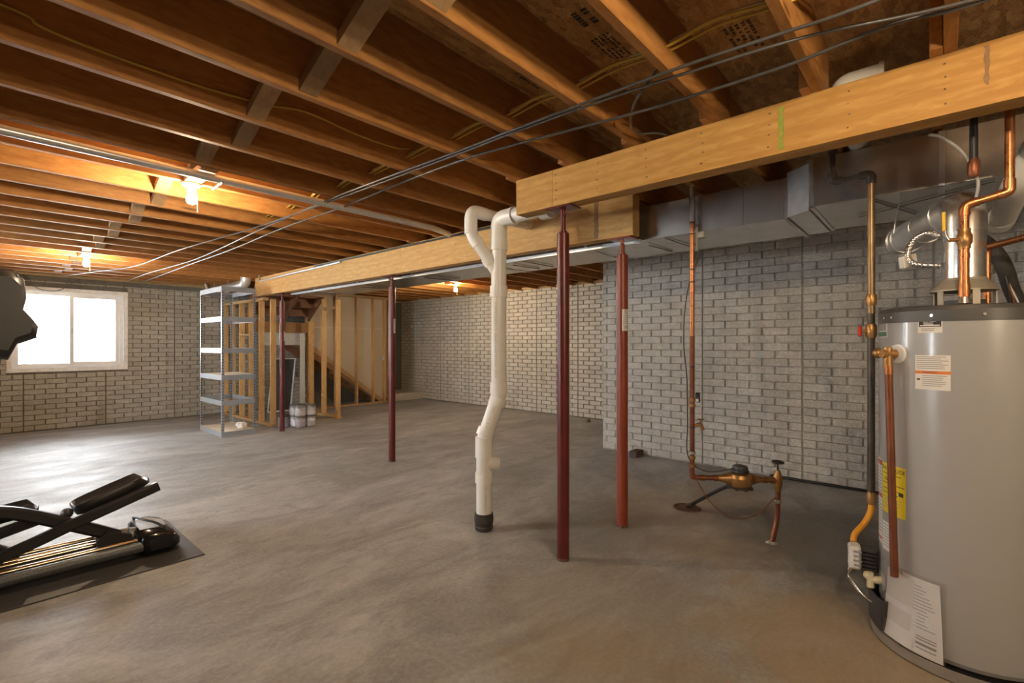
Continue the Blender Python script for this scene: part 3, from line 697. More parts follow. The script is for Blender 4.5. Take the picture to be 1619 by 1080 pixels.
for a, b in (((150,1.243),(152,1.25)),((152,1.243),(150,1.25)),((150.3,1.246),(151.8,1.246))): mb.bar(hp(a[0],R0+.0022,a[1]), hp(b[0],R0+.0022,b[1]), .004, .0005, (-.9,.3,0))
obj('warning_icon', mb, m_ink, l2)
l3 = patch('side_label', 100, 121, 1.432, 1.512, m_paper, H); patch('green_band', 100, 120, 1.436, 1.458, m_green, l3, .0017); patch('grey_panel', 101, 119.5, 1.462, 1.504, m_ink_g, l3, .0017)
l4 = patch('energy_label', 113, 141, .607, .838, m_yell, H); txt('ENERGYGUIDE', .026, 127, .815, m_ink, l4, sx=.86); txt('250', .022, 119.5, .765, m_ink, l4)
lines(114.5, 140, [.79,.745,.72,.70], .003, m_ink, l4); patch('price_flag', 134.5, 139, .705, .722, m_ink, l4, .0018); lines(114.5, 139, [.68-.012*i for i in range(5)], .0025, m_ink_g, l4)
l5 = patch('rating_label', 98, 112.2, .44, .845, m_paper, H); patch('red_band', 98, 112, .815, .84, m_redprint, l5, .0017); patch('red_band', 98, 112, .66, .68, m_redprint, l5, .0017); patch('red_band', 98, 112, .46, .47, m_redprint, l5, .0017)
lines(100, 111.5, [.80-.016*i for i in range(8)]+[.64-.016*i for i in range(10)], .004, m_ink_g, l5)
l6 = patch('small_label', 112.8, 131, .425, .56, m_paper_w, H); lines(114, 129.5, [.545-.014*i for i in range(8)], .003, m_ink_g, l6)
# relief valve and pipe
rv = obj('relief_valve', MB().tube([hp(133,R0-.02,1.355), hp(133,R0+.075,1.355)], .019, 14).tube([hp(133,R0+.045,1.385), hp(133,R0+.045,1.29)], [.017,.02], 14).ball(hp(128,R0+.065,1.357), .023, 12, 8), m_brass, H)
obj('valve_lever', MB().box(hp(124,R0+.05,1.365)-Vector((.012,.012,.018)), hp(124,R0+.05,1.365)+Vector((.012,.012,.018)), .004), m_alum, rv)
obj('escutcheon', MB().lathe(hp(133,R0+.0,1.355), [(.045,-.004),(.042,.006),(.02,.009)], 24, axis=(math.cos(rad(133)),math.sin(rad(133)),0)), m_white, rv)
obj('relief_pipe', MB().tube([hp(134,R0+.047,1.30), hp(139,R0+.047,.355)], .0155, 16), m_copper_d, H)
obj('solder_fitting', MB().tube([hp(134,R0+.047,1.30), hp(134.2,R0+.047,1.262)], .018, 16), m_copper, H)
# draft hood, nipples
hood = obj('draft_hood', MB().lathe(HC, [(.118,1.640),(.118,1.646),(.100,1.672),(.082,1.690),(.080,1.700)], 48), m_tan, H)
lg = [hp(a, .112, 0) for a in (60,135,200,290)]
for q in lg: obj('hood_leg', MB().bar(q+Vector((0,0,1.566)), q+Vector((0,0,1.643)), .026, .005, Vector((q.x-HC.x,q.y-HC.y,0)).normalized()), m_tan, hood)
obj('flue_collar', MB().lathe(HC, [(.075,1.568),(.075,1.60)], 32), m_tank_top, H)
# gas control, burner door, drain valve
ca = 100; er = Vector((math.cos(rad(ca)), math.sin(rad(ca)), 0)); et = Vector((-er.y, er.x, 0))
def oriented(c, ex, ey, ez, sx, sy, sz, bev=0):
    mb = MB().box((-sx/2,-sy/2,-sz/2), (sx/2,sy/2,sz/2), bev); mb.v = [Vector(c)+Vector(ex)*v.x+Vector(ey)*v.y+Vector(ez)*v.z for v in mb.v]; return mb
gv = obj('gas_control', oriented(hp(ca,R0+.100,.335), et, er, (0,0,1), .085, .055, .115, .012), m_white, H)
fins = MB()
for i in range(6): 
    q = oriented(hp(ca,R0+.045,.29+.018*i), et, er, (0,0,1), .088, .062, .011, .003); fins.add(q.v, q.f)
fins.add(*(lambda q: (q.v, q.f))(oriented(hp(ca,R0+.035,.335), et, er, (0,0,1), .07, .06, .11, .006)))
obj('control_body', fins, m_black, gv)
cc = hp(ca,R0+.1285,.335); q = oriented(cc, et, er, (0,0,1), .06, .001, .03); q2 = MB()
for i in range(4): 
    w = oriented(cc+Vector((0,0,.03-.018*i)), et, er, (0,0,1), .05-.008*(i % 2), .0012, .006); q2.add(w.v, w.f)
obj('printed_lines', q2, m_ink_g, gv)
cf = hp(ca,R0+.09,.335)+et*.0432; q3 = MB()
for i in range(4):
    w = oriented(cf+Vector((0,0,.035-.022*i)), er, et, (0,0,1), .035-.006*(i % 2), .0014, .009); q3.add(w.v, w.f)
obj('printed_lines', q3, m_ink_g, gv)
door = MB(); n = 14
for (ra, rb, za, zb) in ((R0+.035,R0+.042,.062,.20),):
    door.lathe(HC, [(ra,za),(rb,za),(rb,zb),(ra,zb),(ra,za)], n, 92, 126, sm=False)
door.lathe(HC, [(R0-.01,.062),(R0+.042,.062)], n, 92, 126).bar(hp(126,R0,.131), hp(126,R0+.04,.131), .004, .138).bar(hp(92,R0,.131), hp(92,R0+.04,.131), .004, .138)
obj('burner_shield', door, m_dgrey, H)
dv = obj('drain_valve', MB().tube([hp(112,R0-.01,.262), hp(112,R0+.055,.262)], [.022,.014], 12).tube([hp(112,R0+.05,.295), hp(112,R0+.05,.225)], [.013,.016], 12).ball(hp(109,R0+.055,.272), .02, 10, 6), m_transl, H)
obj('valve_flange', MB().lathe(hp(112,R0,.262), [(.05,-.004),(.048,.004),(.02,.007)], 24, axis=(math.cos(rad(112)),math.sin(rad(112)),0)), m_tank, dv)
for k, (mt, dz) in enumerate(((m_white,0),(m_redprint,.006),(m_alum,.012))):
    obj('wire', MB().tube(spline([hp(ca-4+3*k,R0+.105,.285), hp(ca-5+2*k,R0+.125,.245-dz), hp(ca+2,R0+.11,.20+dz), hp(ca+8,R0+.07,.165), hp(ca+11,R0+.02,.14)], 6), .0028 if k < 2 else .005, 6), mt, H)
# bag of manuals taped to the tank
bag = thing('manual_bag', hp(145,R0+.02,.06), 'clear plastic bag of paper manuals taped low on the water heater', 'bag')
def sheet(a0, a1, z0, z1, off, tilt, mat, name, wob=0):
    mb = MB(); n, m = 14, 12; vs = []; fs = []
    for j in range(m+1):
        for i in range(n+1):
            u, v = i/n, j/m; zz = z0+(z1-z0)*v
            vs.append(hp(a0+(a1-a0)*u+tilt*v, R0+off+.02*(1-v)**2+wob*math.sin(u*9+v*5)*math.cos(v*7-u*3), zz))
    for j in range(m):
        for i in range(n): a = j*(n+1)+i; fs.append((a, a+1, a+n+2, a+n+1))
    mb.add(vs, fs, True); return obj(name, mb, mat, bag)
sheet(121, 146, .065, .36, .008, 3, m_paper, 'manual'); p2 = sheet(142, 168, .055, .375, .006, -3, m_paper_w, 'manual'); p3 = sheet(121.5, 149, .06, .235, .013, 2, m_paper_w, 'leaflet')
mb = MB()
for i in range(13):
    z = .34-.0145*i; v = (z-.055)/.32
    for (a0, a1) in ((146, 152+random.uniform(2,12)),): mb.lathe(HC, [(R0+.0075+.02*(1-v)**2,z),(R0+.0075+.02*(1-v)**2,z+.003)], 5, a0-2*v, min(a1,165)-2*v)
for z, h in ((.098,.010),(.118,.005),(.13,.004),(.082,.004)): mb.lathe(HC, [(R0+.0085+.02*(1-(z-.055)/.32)**2,z),(R0+.0085+.02*(1-(z-.055)/.32)**2,z+h)], 6, 151, 164)
obj('printed_lines', mb, m_ink_g, bag)['kind'] = 'stuff'
sheet(118.5, 169.5, .05, .395, .020, 0, m_film, 'plastic_film', .004)
# flue
t = thing('flue_vent', hp(0,0,1.69), 'shiny metal flue pipe rising from the water heater and elbowing back', 'flue')
fd = Vector((.915,.40,0)).normalized(); FT = Vector((HC.x,HC.y,2.03))
obj('flue_riser', MB().lathe(HC, [(.076,1.690),(.076,1.93)], 36), m_alum, t)
obj('flue_elbow', MB().tube(arc([FT-Vector((0,0,.12)), FT, FT+fd*.16], .11, 10), .080, 32), m_alum, t)
obj('vent_run', MB().tube([FT+fd*.12, FT+fd*.62+Vector((0,0,-.03))], .079, 32), m_galv, t)
for s_, rr in ((.13,.083),(.34,.0815),(.56,.083),(.61,.0835)): q = FT+fd*s_-Vector((0,0,.05*s_)); obj('crimp_ring', MB().tube([q, q+fd*.014], rr, 32), m_galv, t)
q = FT+fd*.575
obj('hanger_wire', MB().tube([q+Vector((0,.0,-.11)), q+Vector((-.082,.05,-.03)), q+Vector((-.05,.04,.10)), q+Vector((-.02,.02,.205))], .003, 6), m_alum, t)
# flexible conduit with tag
t = thing('armoured_cable', hp(120,.12,1.80), 'looped silver armoured cable with a paper tag beside the flue', 'cable')
pts = spline([hp(95,.08,1.905), hp(88,.13,1.93), hp(85,.18,1.90), hp(88,.20,1.83), hp(92,.17,1.785), hp(98,.08,1.765)], 14)
obj('armour', MB().tube(pts, [.0135+.0022*math.sin(i*2.2) for i in range(len(pts))], 10), m_alum, t)
obj('paper_tag', oriented(hp(84,.20,1.805), (.75,-.66,.25), (.6,.75,0), (-.2,.1,.97), .075, .03, .06, .004), m_paper, t)
# copper water pipes on top
cx, cy = 2.82, -.072
t = thing('hot_water_pipe', (cx,cy,1.565), 'bright copper water pipe with a ball valve rising off the heater top', 'pipe')
obj('nipple', MB().tube([(cx,cy,1.5735),(cx,cy,1.60)], [.024,.018], 16), m_alum, t)
obj('lower_pipe', MB().tube([(cx,cy,1.59),(cx,cy,1.84)], .0165, 16), m_copper, t)
parts('fitting', [MB().tube([(cx,cy,1.60),(cx,cy,1.655)], .0195, 16), MB().tube([(cx,cy,1.765),(cx,cy,1.785)], .0185, 16)], m_copper, t)
vb = obj('valve_body', MB().tube([(cx,cy,1.805),(cx,cy,1.82),(cx,cy,1.83),(cx,cy,1.862),(cx,cy,1.872),(cx,cy,1.89)], [.021,.021,.026,.026,.021,.021], 8).tube([(cx,cy,1.845),(cx-.03,cy+.05,1.845)], .009, 8), m_brass, t)
obj('valve_lever', MB().tube([(cx-.03,cy+.05,1.845),(cx-.035,cy+.06,1.865),(cx-.036,cy+.065,1.92)], .004, 8), m_alum, vb)
obj('lever_grip', MB().tube([(cx-.036,cy+.065,1.885),(cx-.036,cy+.066,1.965)], .007, 10), m_yhandle, vb)
obj('upper_pipe', MB().tube(arc([(cx,cy,1.88),(cx,cy,1.99),(cx,cy-.135,2.02),(cx,cy-.135,2.62)], .035, 8), .0155, 16), m_copper, t)
parts('elbow', [MB().tube(arc([(cx,cy,1.945),(cx,cy,1.99),(cx,cy-.045,2.0)], .035, 8), .019, 16), MB().tube(arc([(cx,cy-.10,2.012),(cx,cy-.135,2.02),(cx,cy-.135,2.07)], .035, 8), .019, 16)], m_copper, t)
t = thing('cold_water_pipe', (3.28,-.02,1.565), 'dull copper water pipe crossing behind the flue', 'pipe')
obj('pipe', MB().tube(arc([(3.22,-.16,1.5735),(3.22,-.16,1.86),(3.0,-.32,1.868),(2.5,-.62,1.885)], .03), .015, 14), m_copper, t)
obj('coupling', MB().tube([(3.04,-.29,1.866),(3.0,-.32,1.868)], .019, 14), m_copper, t)
t = thing('white_vent_pipe', (3.1,-.25,2.1), 'fat white PVC pipe slanting away beside the flue', 'pipe')
obj('pipe', MB().tube(arc([(3.78,-.245,2.075),(3.0,-.245,2.092),(2.82,-.33,2.25),(2.76,-.38,2.5)], .1, 8), .054, 26), m_pvc, t)
obj('coupling', MB().tube([(2.90,-.292,2.18),(2.855,-.313,2.22)], .061, 26), m_galv, t)
obj('end_fitting', MB().tube([(3.66,-.24,2.078),(3.80,-.24,2.075)], .06, 26), m_pvc_ring, t)
o = tag(obj('drain_tube', MB().tube(spline([(2.72,.04,2.29),(2.76,.0,2.28),(2.80,-.06,2.22),(2.83,-.10,2.14),(2.83,-.115,2.07),(2.85,-.10,1.98)], 8), .006, 8), m_cable_g), 'thin pale grey tube curving down from the golden beam', 'tube')
t = thing('capped_iron_pipe', (2.86,-.135,2.11), 'short black iron pipe with a rusty cap hanging from the beam', 'pipe')
obj('pipe', MB().tube([(2.80,-.10,2.165),(2.80,-.10,2.50)], .0135, 14), m_black, t)
obj('cap', MB().tube([(2.80,-.10,2.10),(2.80,-.10,2.11),(2.80,-.10,2.16),(2.80,-.10,2.175)], [.014,.02,.02,.015], 12), m_copper_d, t)
t = thing('insulated_lines', (3.5,-.5,1.4), 'black insulated hoses bundled with thin wires behind the heater', 'hose')
obj('hose', MB().tube(spline([(3.50,-.10,1.96),(3.42,-.16,1.92),(3.36,-.22,1.80),(3.42,-.26,1.66),(3.5,-.32,1.5),(3.52,-.4,1.2),(3.54,-.5,.9),(3.54,-.55,.02)], 8), .032, 14), m_black_rub, t)
for k in range(4): obj('wire', MB().tube(spline([(3.42,-.20+.006*k,1.9),(3.35+.01*k,-.235,1.72),(3.38,-.26-.02*k,1.5),(3.45,-.3,1.2),(3.47,-.35-.02*k,.8)], 6), .0045, 6), (m_black, m_copper_d, m_white, m_black)[k], t)
# ------------------------------------------------------------------ white pipe cap above the near beam
t = thing('vent_cap', (2.8,.31,2.50), 'white plastic vent elbow peeking over the golden beam', 'pipe')
obj('elbow', MB().tube(arc([(3.50,.36,2.562),(2.81,.36,2.562),(2.81,.36,2.645),(2.81,.20,2.645)], .075, 10), .052, 22), m_pvc, t)
obj('elbow_rim', MB().tube([(2.81,.215,2.645),(2.81,.195,2.645)], .06, 22), m_pvc_ring, t)
# ------------------------------------------------------------------ water meter assembly
P0 = Vector((3.42,1.325,.455)); P1 = Vector((3.80,.865,.44)); md = (P1-P0).normalized(); mc = P0+(P1-P0)*.56
t = thing('supply_riser', (P0.x,P0.y,.44), 'tall copper water pipe coming down to the meter in front of the painted brick wall', 'pipe')
obj('lower_pipe', MB().tube(arc([P0+md*.02, P0, P0+Vector((0,0,1.0))], .03, 6), .0165, 16), m_copper_d, t)
obj('upper_pipe', MB().tube([P0+Vector((0,0,1.0)), (P0.x,P0.y,2.27)], .015, 16), m_copper, t)
obj('top_pipe', MB().tube([(P0.x,P0.y,2.26),(P0.x,P0.y,2.70)], .0145, 14), m_galv, t)
for z in (.07,.13,.50,.54): obj('fitting', MB().tube([P0+Vector((0,0,z)), P0+Vector((0,0,z+.022))], .022, 12), m_brass, t)
obj('clamp', MB().tube([P0+Vector((0,0,.165)), P0+Vector((0,0,.185))], .024, 10).box(P0+Vector((-.03,-.012,.168)), P0+Vector((.034,.012,.182))), m_alum, t)
for z in (.35,.78,1.38,1.47,1.72,1.80): obj('cable_tie', MB().tube([P0+Vector((0,0,z)), P0+Vector((0,0,z+.008))], .0185, 10), m_black, t)
sp = P0+Vector((0,0,.36)); sd = Vector((.66,-.75,0))
sg = obj('spigot', MB().tube(arc([sp, sp+sd*.06+Vector((0,0,.02)), sp+sd*.075+Vector((0,0,-.025))], .02), .012, 10), m_brass, t)
obj('spigot_wheel', MB().tube([sp+sd*.055+Vector((0,0,.02)), sp+sd*.06+Vector((0,0,.05))], .005, 6).lathe(sp+sd*.06+Vector((0,0,.05)), [(.008,-.003),(.024,-.002),(.026,.003),(.008,.004)], 12), m_brass, sg)
wire = [(P0.x-.022,P0.y+.02,2.45),(P0.x+.02,P0.y-.01,2.28),(P0.x+.015,P0.y,2.15),(P0.x+.045,P0.y-.03,2.05),(P0.x+.03,P0.y-.02,1.98),(P0.x+.005,P0.y+.016,1.86),(P0.x-.03,P0.y+.04,1.65),(P0.x-.04,P0.y+.045,1.4),(P0.x-.02,P0.y+.03,1.15),(P0.x-.02,P0.y+.025,.85),(P0.x-.02,P0.y+.02,.6),(P0.x+.05,P0.y-.09,.50),(mc.x,mc.y,.53)]
obj('meter_wire', MB().tube(spline(wire, 6), .0045, 6), m_cable, t)
t2 = tag(obj('transmitter_box', MB().box((P0.x+.0185,P0.y-.075,2.15),(P0.x+.06,P0.y-.02,2.195), .004), m_tan), 'small beige transmitter box clipped to the tall copper pipe', 'box')
obj('antenna_clip', MB().box((P0.x+.016,P0.y-.03,2.06),(P0.x+.03,P0.y-.018,2.23)), m_silver, t2)
t2 = tag(obj('sensor_pod', MB().box((P0.x+.014,P0.y-.045,.985),(P0.x+.036,P0.y-.015,1.055), .006), m_black), 'small black sensor pod strapped to the tall copper pipe', 'sensor')
obj('pod_label', MB().box((P0.x+.0125,P0.y-.04,.99),(P0.x+.0145,P0.y-.02,1.012)), m_paper_w, t2)
t = thing('water_meter', (mc.x,mc.y,.38), 'bronze water meter with a grey dial cap between two pipes', 'water meter')
obj('inlet_pipe', MB().tube([P0+md*.012, mc-md*.10], .0165, 16).tube([P0+md*.055, P0+md*.085], .0215, 12).tube([P0+md*.15, P0+md*.175], .022, 12), m_copper_d, t)
obj('meter_body', MB().lathe((mc.x,mc.y,.385), [(.0,.0),(.055,.0),(.062,.006),(.072,.016),(.082,.045),(.084,.075),(.074,.098),(.05,.108),(.045,.115)], 36).tube([mc-md*.155, mc-md*.12, mc-md*.07], [.02,.026,.045], 16).tube([mc+md*.07, mc+md*.12, mc+md*.16], [.045,.026,.02], 16), m_brass, t)
fl = MB().lathe((mc.x,mc.y,.383), [(.076,.0),(.080,.002),(.080,.012),(.076,.014)], 24)
for k in range(8): a = k*PI/4; fl.box((mc.x+.078*math.cos(a)-.007,mc.y+.078*math.sin(a)-.007,.378),(mc.x+.078*math.cos(a)+.007,mc.y+.078*math.sin(a)+.007,.4))
obj('bolted_flange', fl, m_gas, t)
obj('dial_ring', MB().lathe((mc.x,mc.y,.495), [(.056,.0),(.06,.004),(.058,.014)], 24), m_black, t)
obj('dial_cap', MB().lathe((mc.x,mc.y,.505), [(.052,.0),(.052,.022),(.046,.034),(.03,.038),(.0,.039)], 24), m_dgrey, t)
for s_ in (.165, .205): obj('union_nut', MB().tube([mc+md*s_, mc+md*(s_+.02)], .025, 6), m_brass, t)
obj('outlet_pipe', MB().tube([mc+md*.15, P1-md*.01], .018, 14), m_brass, t)
t = thing('floor_riser', (3.77,.88,0), 'rusty copper riser with a gate valve coming up out of the concrete floor', 'pipe')
obj('riser_pipe', MB().tube(spline([(3.765,.895,-.005),(3.775,.885,.06),(3.795,.87,.16),P1-Vector((0,0,.16)),P1-Vector((0,0,.03))], 6), [.019]*9+[.0175]*16, 14), m_copper_d, t)
obj('concrete_collar', MB().lathe((3.765,.895,0), [(.04,.0),(.03,.008),(.021,.014)], 16), m_mortar, t)
gvb = obj('valve_body', MB().tube([P1-Vector((0,0,.08)),P1-Vector((0,0,.045)),P1-Vector((0,0,.03)),P1+Vector((0,0,.03)),P1+Vector((0,0,.045)),P1+Vector((0,0,.07))], [.02,.024,.029,.029,.02,.014], 12).tube([P1-md*.05, P1], .024, 12), m_brass, t)
obj('clamp', MB().box(P1+Vector((-.032,-.02,-.155)), P1+Vector((.032,.02,-.142)), .003).tube([P1+Vector((0,0,-.16)),P1+Vector((0,0,-.135))], .023, 10), m_alum, t)
hw = MB().tube([P1+Vector((0,0,.06)),P1+Vector((0,0,.128))], .006, 8)
ringp = [P1+Vector((.034*math.cos(a*PI/8),.034*math.sin(a*PI/8),.125+.003*(a % 2))) for a in range(17)]
hw.tube(ringp, .0075, 8, False)
for a in range(4): hw.tube([P1+Vector((0,0,.126)), P1+Vector((.034*math.cos(a*PI/2),.034*math.sin(a*PI/2),.126))], .005, 6)
obj('hand_wheel', hw, m_black, gvb)
t = bpy.data.objects['water_meter']
obj('bonding_wire', MB().tube(spline([P0+Vector((-.015,.0,.14)), P0+Vector((-.005,-.03,.0)), P0+Vector((.03,-.13,-.17)), P0+Vector((.11,-.24,-.26)), P0+Vector((.23,-.36,-.245)), P0+Vector((.34,-.445,-.14)), P1+Vector((-.01,0,-.15))], 8), .0035, 6), m_copper_d, t)
t = thing('drain_outlet', (4.09,1.63,0), 'black drain hose end resting in a rusty floor pit behind the meter', 'drain')
obj('hose', MB().tube([(3.72,1.17,.36),(3.80,1.27,.29),(4.06,1.59,.04)], .0155, 12), m_black, t)
obj('floor_pit', MB().lathe((4.09,1.63,0), [(.0,.0025),(.085,.003),(.105,.008),(.112,.004),(.115,.0)], 28), m_rust, t)
obj('hose_tip', MB().tube([(4.03,1.55,.062),(4.085,1.62,.022)], .021, 12), m_gas, t)
tag(obj('perimeter_hose', MB().tube([(5.635,-1.2,.016),(5.638,.3,.014),(5.635,1.35,.014)], .0145, 10), m_black), 'black hose laid along the foot of the painted brick wall', 'hose')
o = obj('paver_block', MB().box((5.45,2.80,0),(5.64,2.90,.075), .004), m_block); tag(o, 'single plum-brown paver block set against the painted brick wall', 'block')
o = obj('floor_wedge', MB().prism([(7.35,4.70,0),(7.42,4.70,0),(7.40,4.70,.065),(7.37,4.70,.05)], (0,.04,0), (0,0,0)), m_gas); tag(o, 'tiny dark wedge lying on the floor by the recessed wall', 'wedge')
# ------------------------------------------------------------------ stair framing
t = thing('stud_wall', (3.47,9.6,0), 'open pine stud wall under the end of the pale beam behind the shelving', 'stud wall')
obj('bottom_plate', MB().box((3.42,8.42,0),(3.51,YB-.03,.04), .002), m_plate, t)
obj('top_plate', MB().box((3.42,8.80,2.16),(3.51,YB-.03,2.21), .002), m_plate, t)
sm = MB().box((-.045,-.019,0),(.045,.019,2.12), .002).mesh('stud', m_stud)
for y in (8.50, 8.98, 9.44, 9.90, 10.36, 10.75): link_child('stud', sm, (3.465,y,.04), t)
obj('cross_block', MB().box((3.425,9.46,1.55),(3.505,9.88,1.59), .002), m_plate, t)
obj('floor_block', MB().box((3.39,8.40,0),(3.42,8.60,.035)), m_plate, t)
t = thing('stud_wall', (4.69,9.3,0), 'pine studs standing under the upper stair flight next to the paint cans', 'stud wall')
obj('bottom_plate', MB().box((4.635,8.50,0),(4.725,10.0,.04), .002), m_plate, t)
for y, h in ((8.56,2.24), (9.10,2.28), (9.62,1.86)): obj('stud', MB().box((4.635,y-.019,.04),(4.725,y+.019,h), .002), m_stud, t)
obj('brace_board', MB().box((4.66,8.60,2.06),(4.72,9.08,2.12)), m_plate, t)
t = thing('stud_wall', (5.8,10.02,0), 'pine stud wall along the lower stair flight with drywall behind it', 'stud wall')
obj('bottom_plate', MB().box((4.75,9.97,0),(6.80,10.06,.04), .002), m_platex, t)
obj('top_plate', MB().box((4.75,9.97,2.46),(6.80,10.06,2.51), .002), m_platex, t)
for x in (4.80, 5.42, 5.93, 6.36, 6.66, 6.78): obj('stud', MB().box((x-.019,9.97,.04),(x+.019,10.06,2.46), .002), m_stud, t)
sl = .742; zl = lambda x: .154+(6.53-x)*sl    # top line of the lower stringer
dw = obj('drywall_panel', MB().prism([(4.75,0,zl(4.75)),(6.62,0,zl(6.62)),(6.80,0,.10),(6.80,0,2.50),(4.75,0,2.50)], (0,.013,0), (0,10.062,0)), m_drywall, t)
obj('panel_seam', MB().box((4.76,10.0605,1.755),(6.79,10.062,1.768)), m_tape, dw)
ob = obj('outlet_box', MB().box((6.585,9.955,1.02),(6.635,9.99,1.11), .004), m_silver, t)
obj('wire', MB().tube([(6.64,9.965,2.46),(6.645,9.965,1.5),(6.615,9.965,1.10)], .005, 6), m_yel_cable, t)
obj('diagonal_nailer', MB().prism([(4.75,0,zl(4.75)+.02),(6.62,0,zl(6.62)+.02),(6.62,0,zl(6.62)-.09),(4.75,0,zl(4.75)-.09)], (0,.016,0), (0,10.061,0)), m_platex, t)
st = thing('staircase', (5.0,10.4,0), 'unfinished wooden staircase with a landing seen through the pine studs', 'staircase')
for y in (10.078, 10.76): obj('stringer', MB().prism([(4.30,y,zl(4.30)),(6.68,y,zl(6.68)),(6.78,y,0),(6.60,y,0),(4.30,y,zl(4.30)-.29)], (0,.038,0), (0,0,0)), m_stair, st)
n = 9; rise = 1.83/10; run = rise/sl
for i in range(n):
    z = rise*(i+1); x = 6.66-run*i
    obj('tread', MB().box((x-run-.02,10.118,z-.035),(x,10.755,z), .004), m_stair, st); obj('riser', MB().box((x-.018,10.118,z-rise),(x,10.755,z-.036)), m_stair, st)
obj('landing', MB().box((3.53,9.93,1.815),(4.42,YB-.03,1.845)), m_stair, st)
obj('landing_rim', MB().box((3.52,9.90,1.63),(4.74,9.94,1.835), .002), m_blockwood, st)
zu = lambda y: 1.87+(9.9-y)*.70
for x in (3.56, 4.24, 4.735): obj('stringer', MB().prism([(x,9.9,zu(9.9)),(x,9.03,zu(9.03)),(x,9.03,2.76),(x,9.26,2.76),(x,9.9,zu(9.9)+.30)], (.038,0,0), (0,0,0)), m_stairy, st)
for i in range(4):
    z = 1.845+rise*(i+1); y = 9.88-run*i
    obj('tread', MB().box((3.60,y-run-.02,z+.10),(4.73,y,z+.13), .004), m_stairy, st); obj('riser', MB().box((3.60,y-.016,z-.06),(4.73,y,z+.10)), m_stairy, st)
t = thing('closet_doorway', (4.4,9.95,0), 'pale framed doorway under the stair landing', 'doorway')
obj('header_panel', MB().box((3.86,9.955,1.38),(4.62,9.97,1.63)), m_osbw, t)
obj('jamb', MB().box((4.60,9.945,0),(4.70,9.98,1.63), .002), m_osbw, t)
obj('jamb', MB().box((3.60,9.94,0),(3.64,9.98,1.63), .002), m_plate, t)
t = thing('window_screen', (4.35,10.3,0), 'white framed dark mesh screen leaning inside the stair closet', 'screen')
bl, brr, tl, tr_ = Vector((4.02,10.12,.03)), Vector((4.47,10.12,.03)), Vector((4.22,10.34,1.09)), Vector((4.67,10.34,1.09))
fm = MB()
for a, b in ((bl,brr),(brr,tr_),(tr_,tl),(tl,bl)): fm.bar(a, b, .022, .02, (0,-1,.3))
obj('frame', fm, m_vinyl, t); obj('mesh_panel', MB().prism([bl,brr,tr_,tl], (0,.003,.001), (0,.0,0)), m_mesh, t)
o = obj('carpeted_landing', MB().box((6.82,9.885,0),(XF+.005,YB,.19), .02), m_carpet); tag(o, 'low beige carpeted landing step in the corner of the recessed wall', 'step')
# ------------------------------------------------------------------ paint cans
def can(x, y, z, mat, label, group='paint cans by the stair framing'):
    r, h = .082, .185
    t = thing('paint_can', (x,y,z), label, 'paint can', group)
    obj('can_body', MB().lathe((x,y,z), [(r-.003,.0),(r,.003),(r,.008),(r-.002,.010),(r-.002,h-.014),(r,h-.010),(r,h-.002)], 20), m_can, t)
    obj('can_label', MB().lathe((x,y,z), [(r-.0008,.022),(r-.0008,h-.045)], 20), mat, t)
    obj('lid', MB().lathe((x,y,z), [(r+.002,h-.006),(r+.003,h),(r-.01,h+.001),(r-.014,h-.003),(.0,h-.003)], 20), m_candark, t)
    obj('handle', MB().tube([(x+(r+.002)*math.cos(a), y-.004+(r+.002)*math.sin(a), z+h-.02-.07*max(0,math.sin((a+2.6)/2.6*PI))) for a in [-2.6+2.6*i/10 for i in range(11)]], .0025, 5), m_alum, t)
    return t
for iy in range(2):
    for ix in range(2):
        for iz in range(2):
            x, y = 3.735+.172*ix-.02*iy, 8.07+.175*iy
            top_ = iz == 1
            pur = (ix+iy+iz) % 3 == 0; cn = 'purple' if pur else 'grey'; ln_ = 'top' if top_ else 'bottom'
            can(x, y, .187*iz, m_canlab2 if pur else m_canlab, '%s-labelled paint can in the %s layer of the stack by the studs' % (cn, ln_), '%s-labelled cans in the %s layer' % (cn, ln_))
for x, y in ((3.54,8.28), (3.70,8.46)): can(x, y, 0, m_canlab2, 'single paint can on the floor beside the pile, behind the red column', 'loose paint cans')
# ------------------------------------------------------------------ metal shelving
t = thing('shelving_unit', (2.78,8.56,0), 'tall grey metal shelving unit with slotted posts and mostly bare shelves', 'shelving')
x0, x1, y0, y1, ZS = 2.54, 3.02, 8.06, 9.06, 2.27
def post(x, y, sx, sy):
    mb = MB(); w, th = .036, .002
    mb.box((x, y, 0), (x+sx*w, y+sy*th, ZS)); 
    # solid flanges; black blocks further down paint in the dark of the slots
    for (dx, dy) in ((0,1),):
        mb.box((x, y, 0), (x+sx*th, y+sy*w, ZS))
    o = obj('post', mb, m_shelf, t)
    ho = MB(); z = .10
    while z < ZS-.1:
        ho.box((x+sx*.012, y-sy*.0012, z), (x+sx*.025, y+sy*(th+.0012), z+.018)); ho.box((x-sx*.0012, y+sy*.012, z), (x+sx*(th+.0012), y+sy*.025, z+.018)); z += .044
    obj('post_slot', ho, m_ink, o)['kind'] = 'stuff'
for x, sx in ((x0,1),(x1,-1)):
    for y, sy in ((y0,1),(y1,-1)): post(x, y, sx, sy)
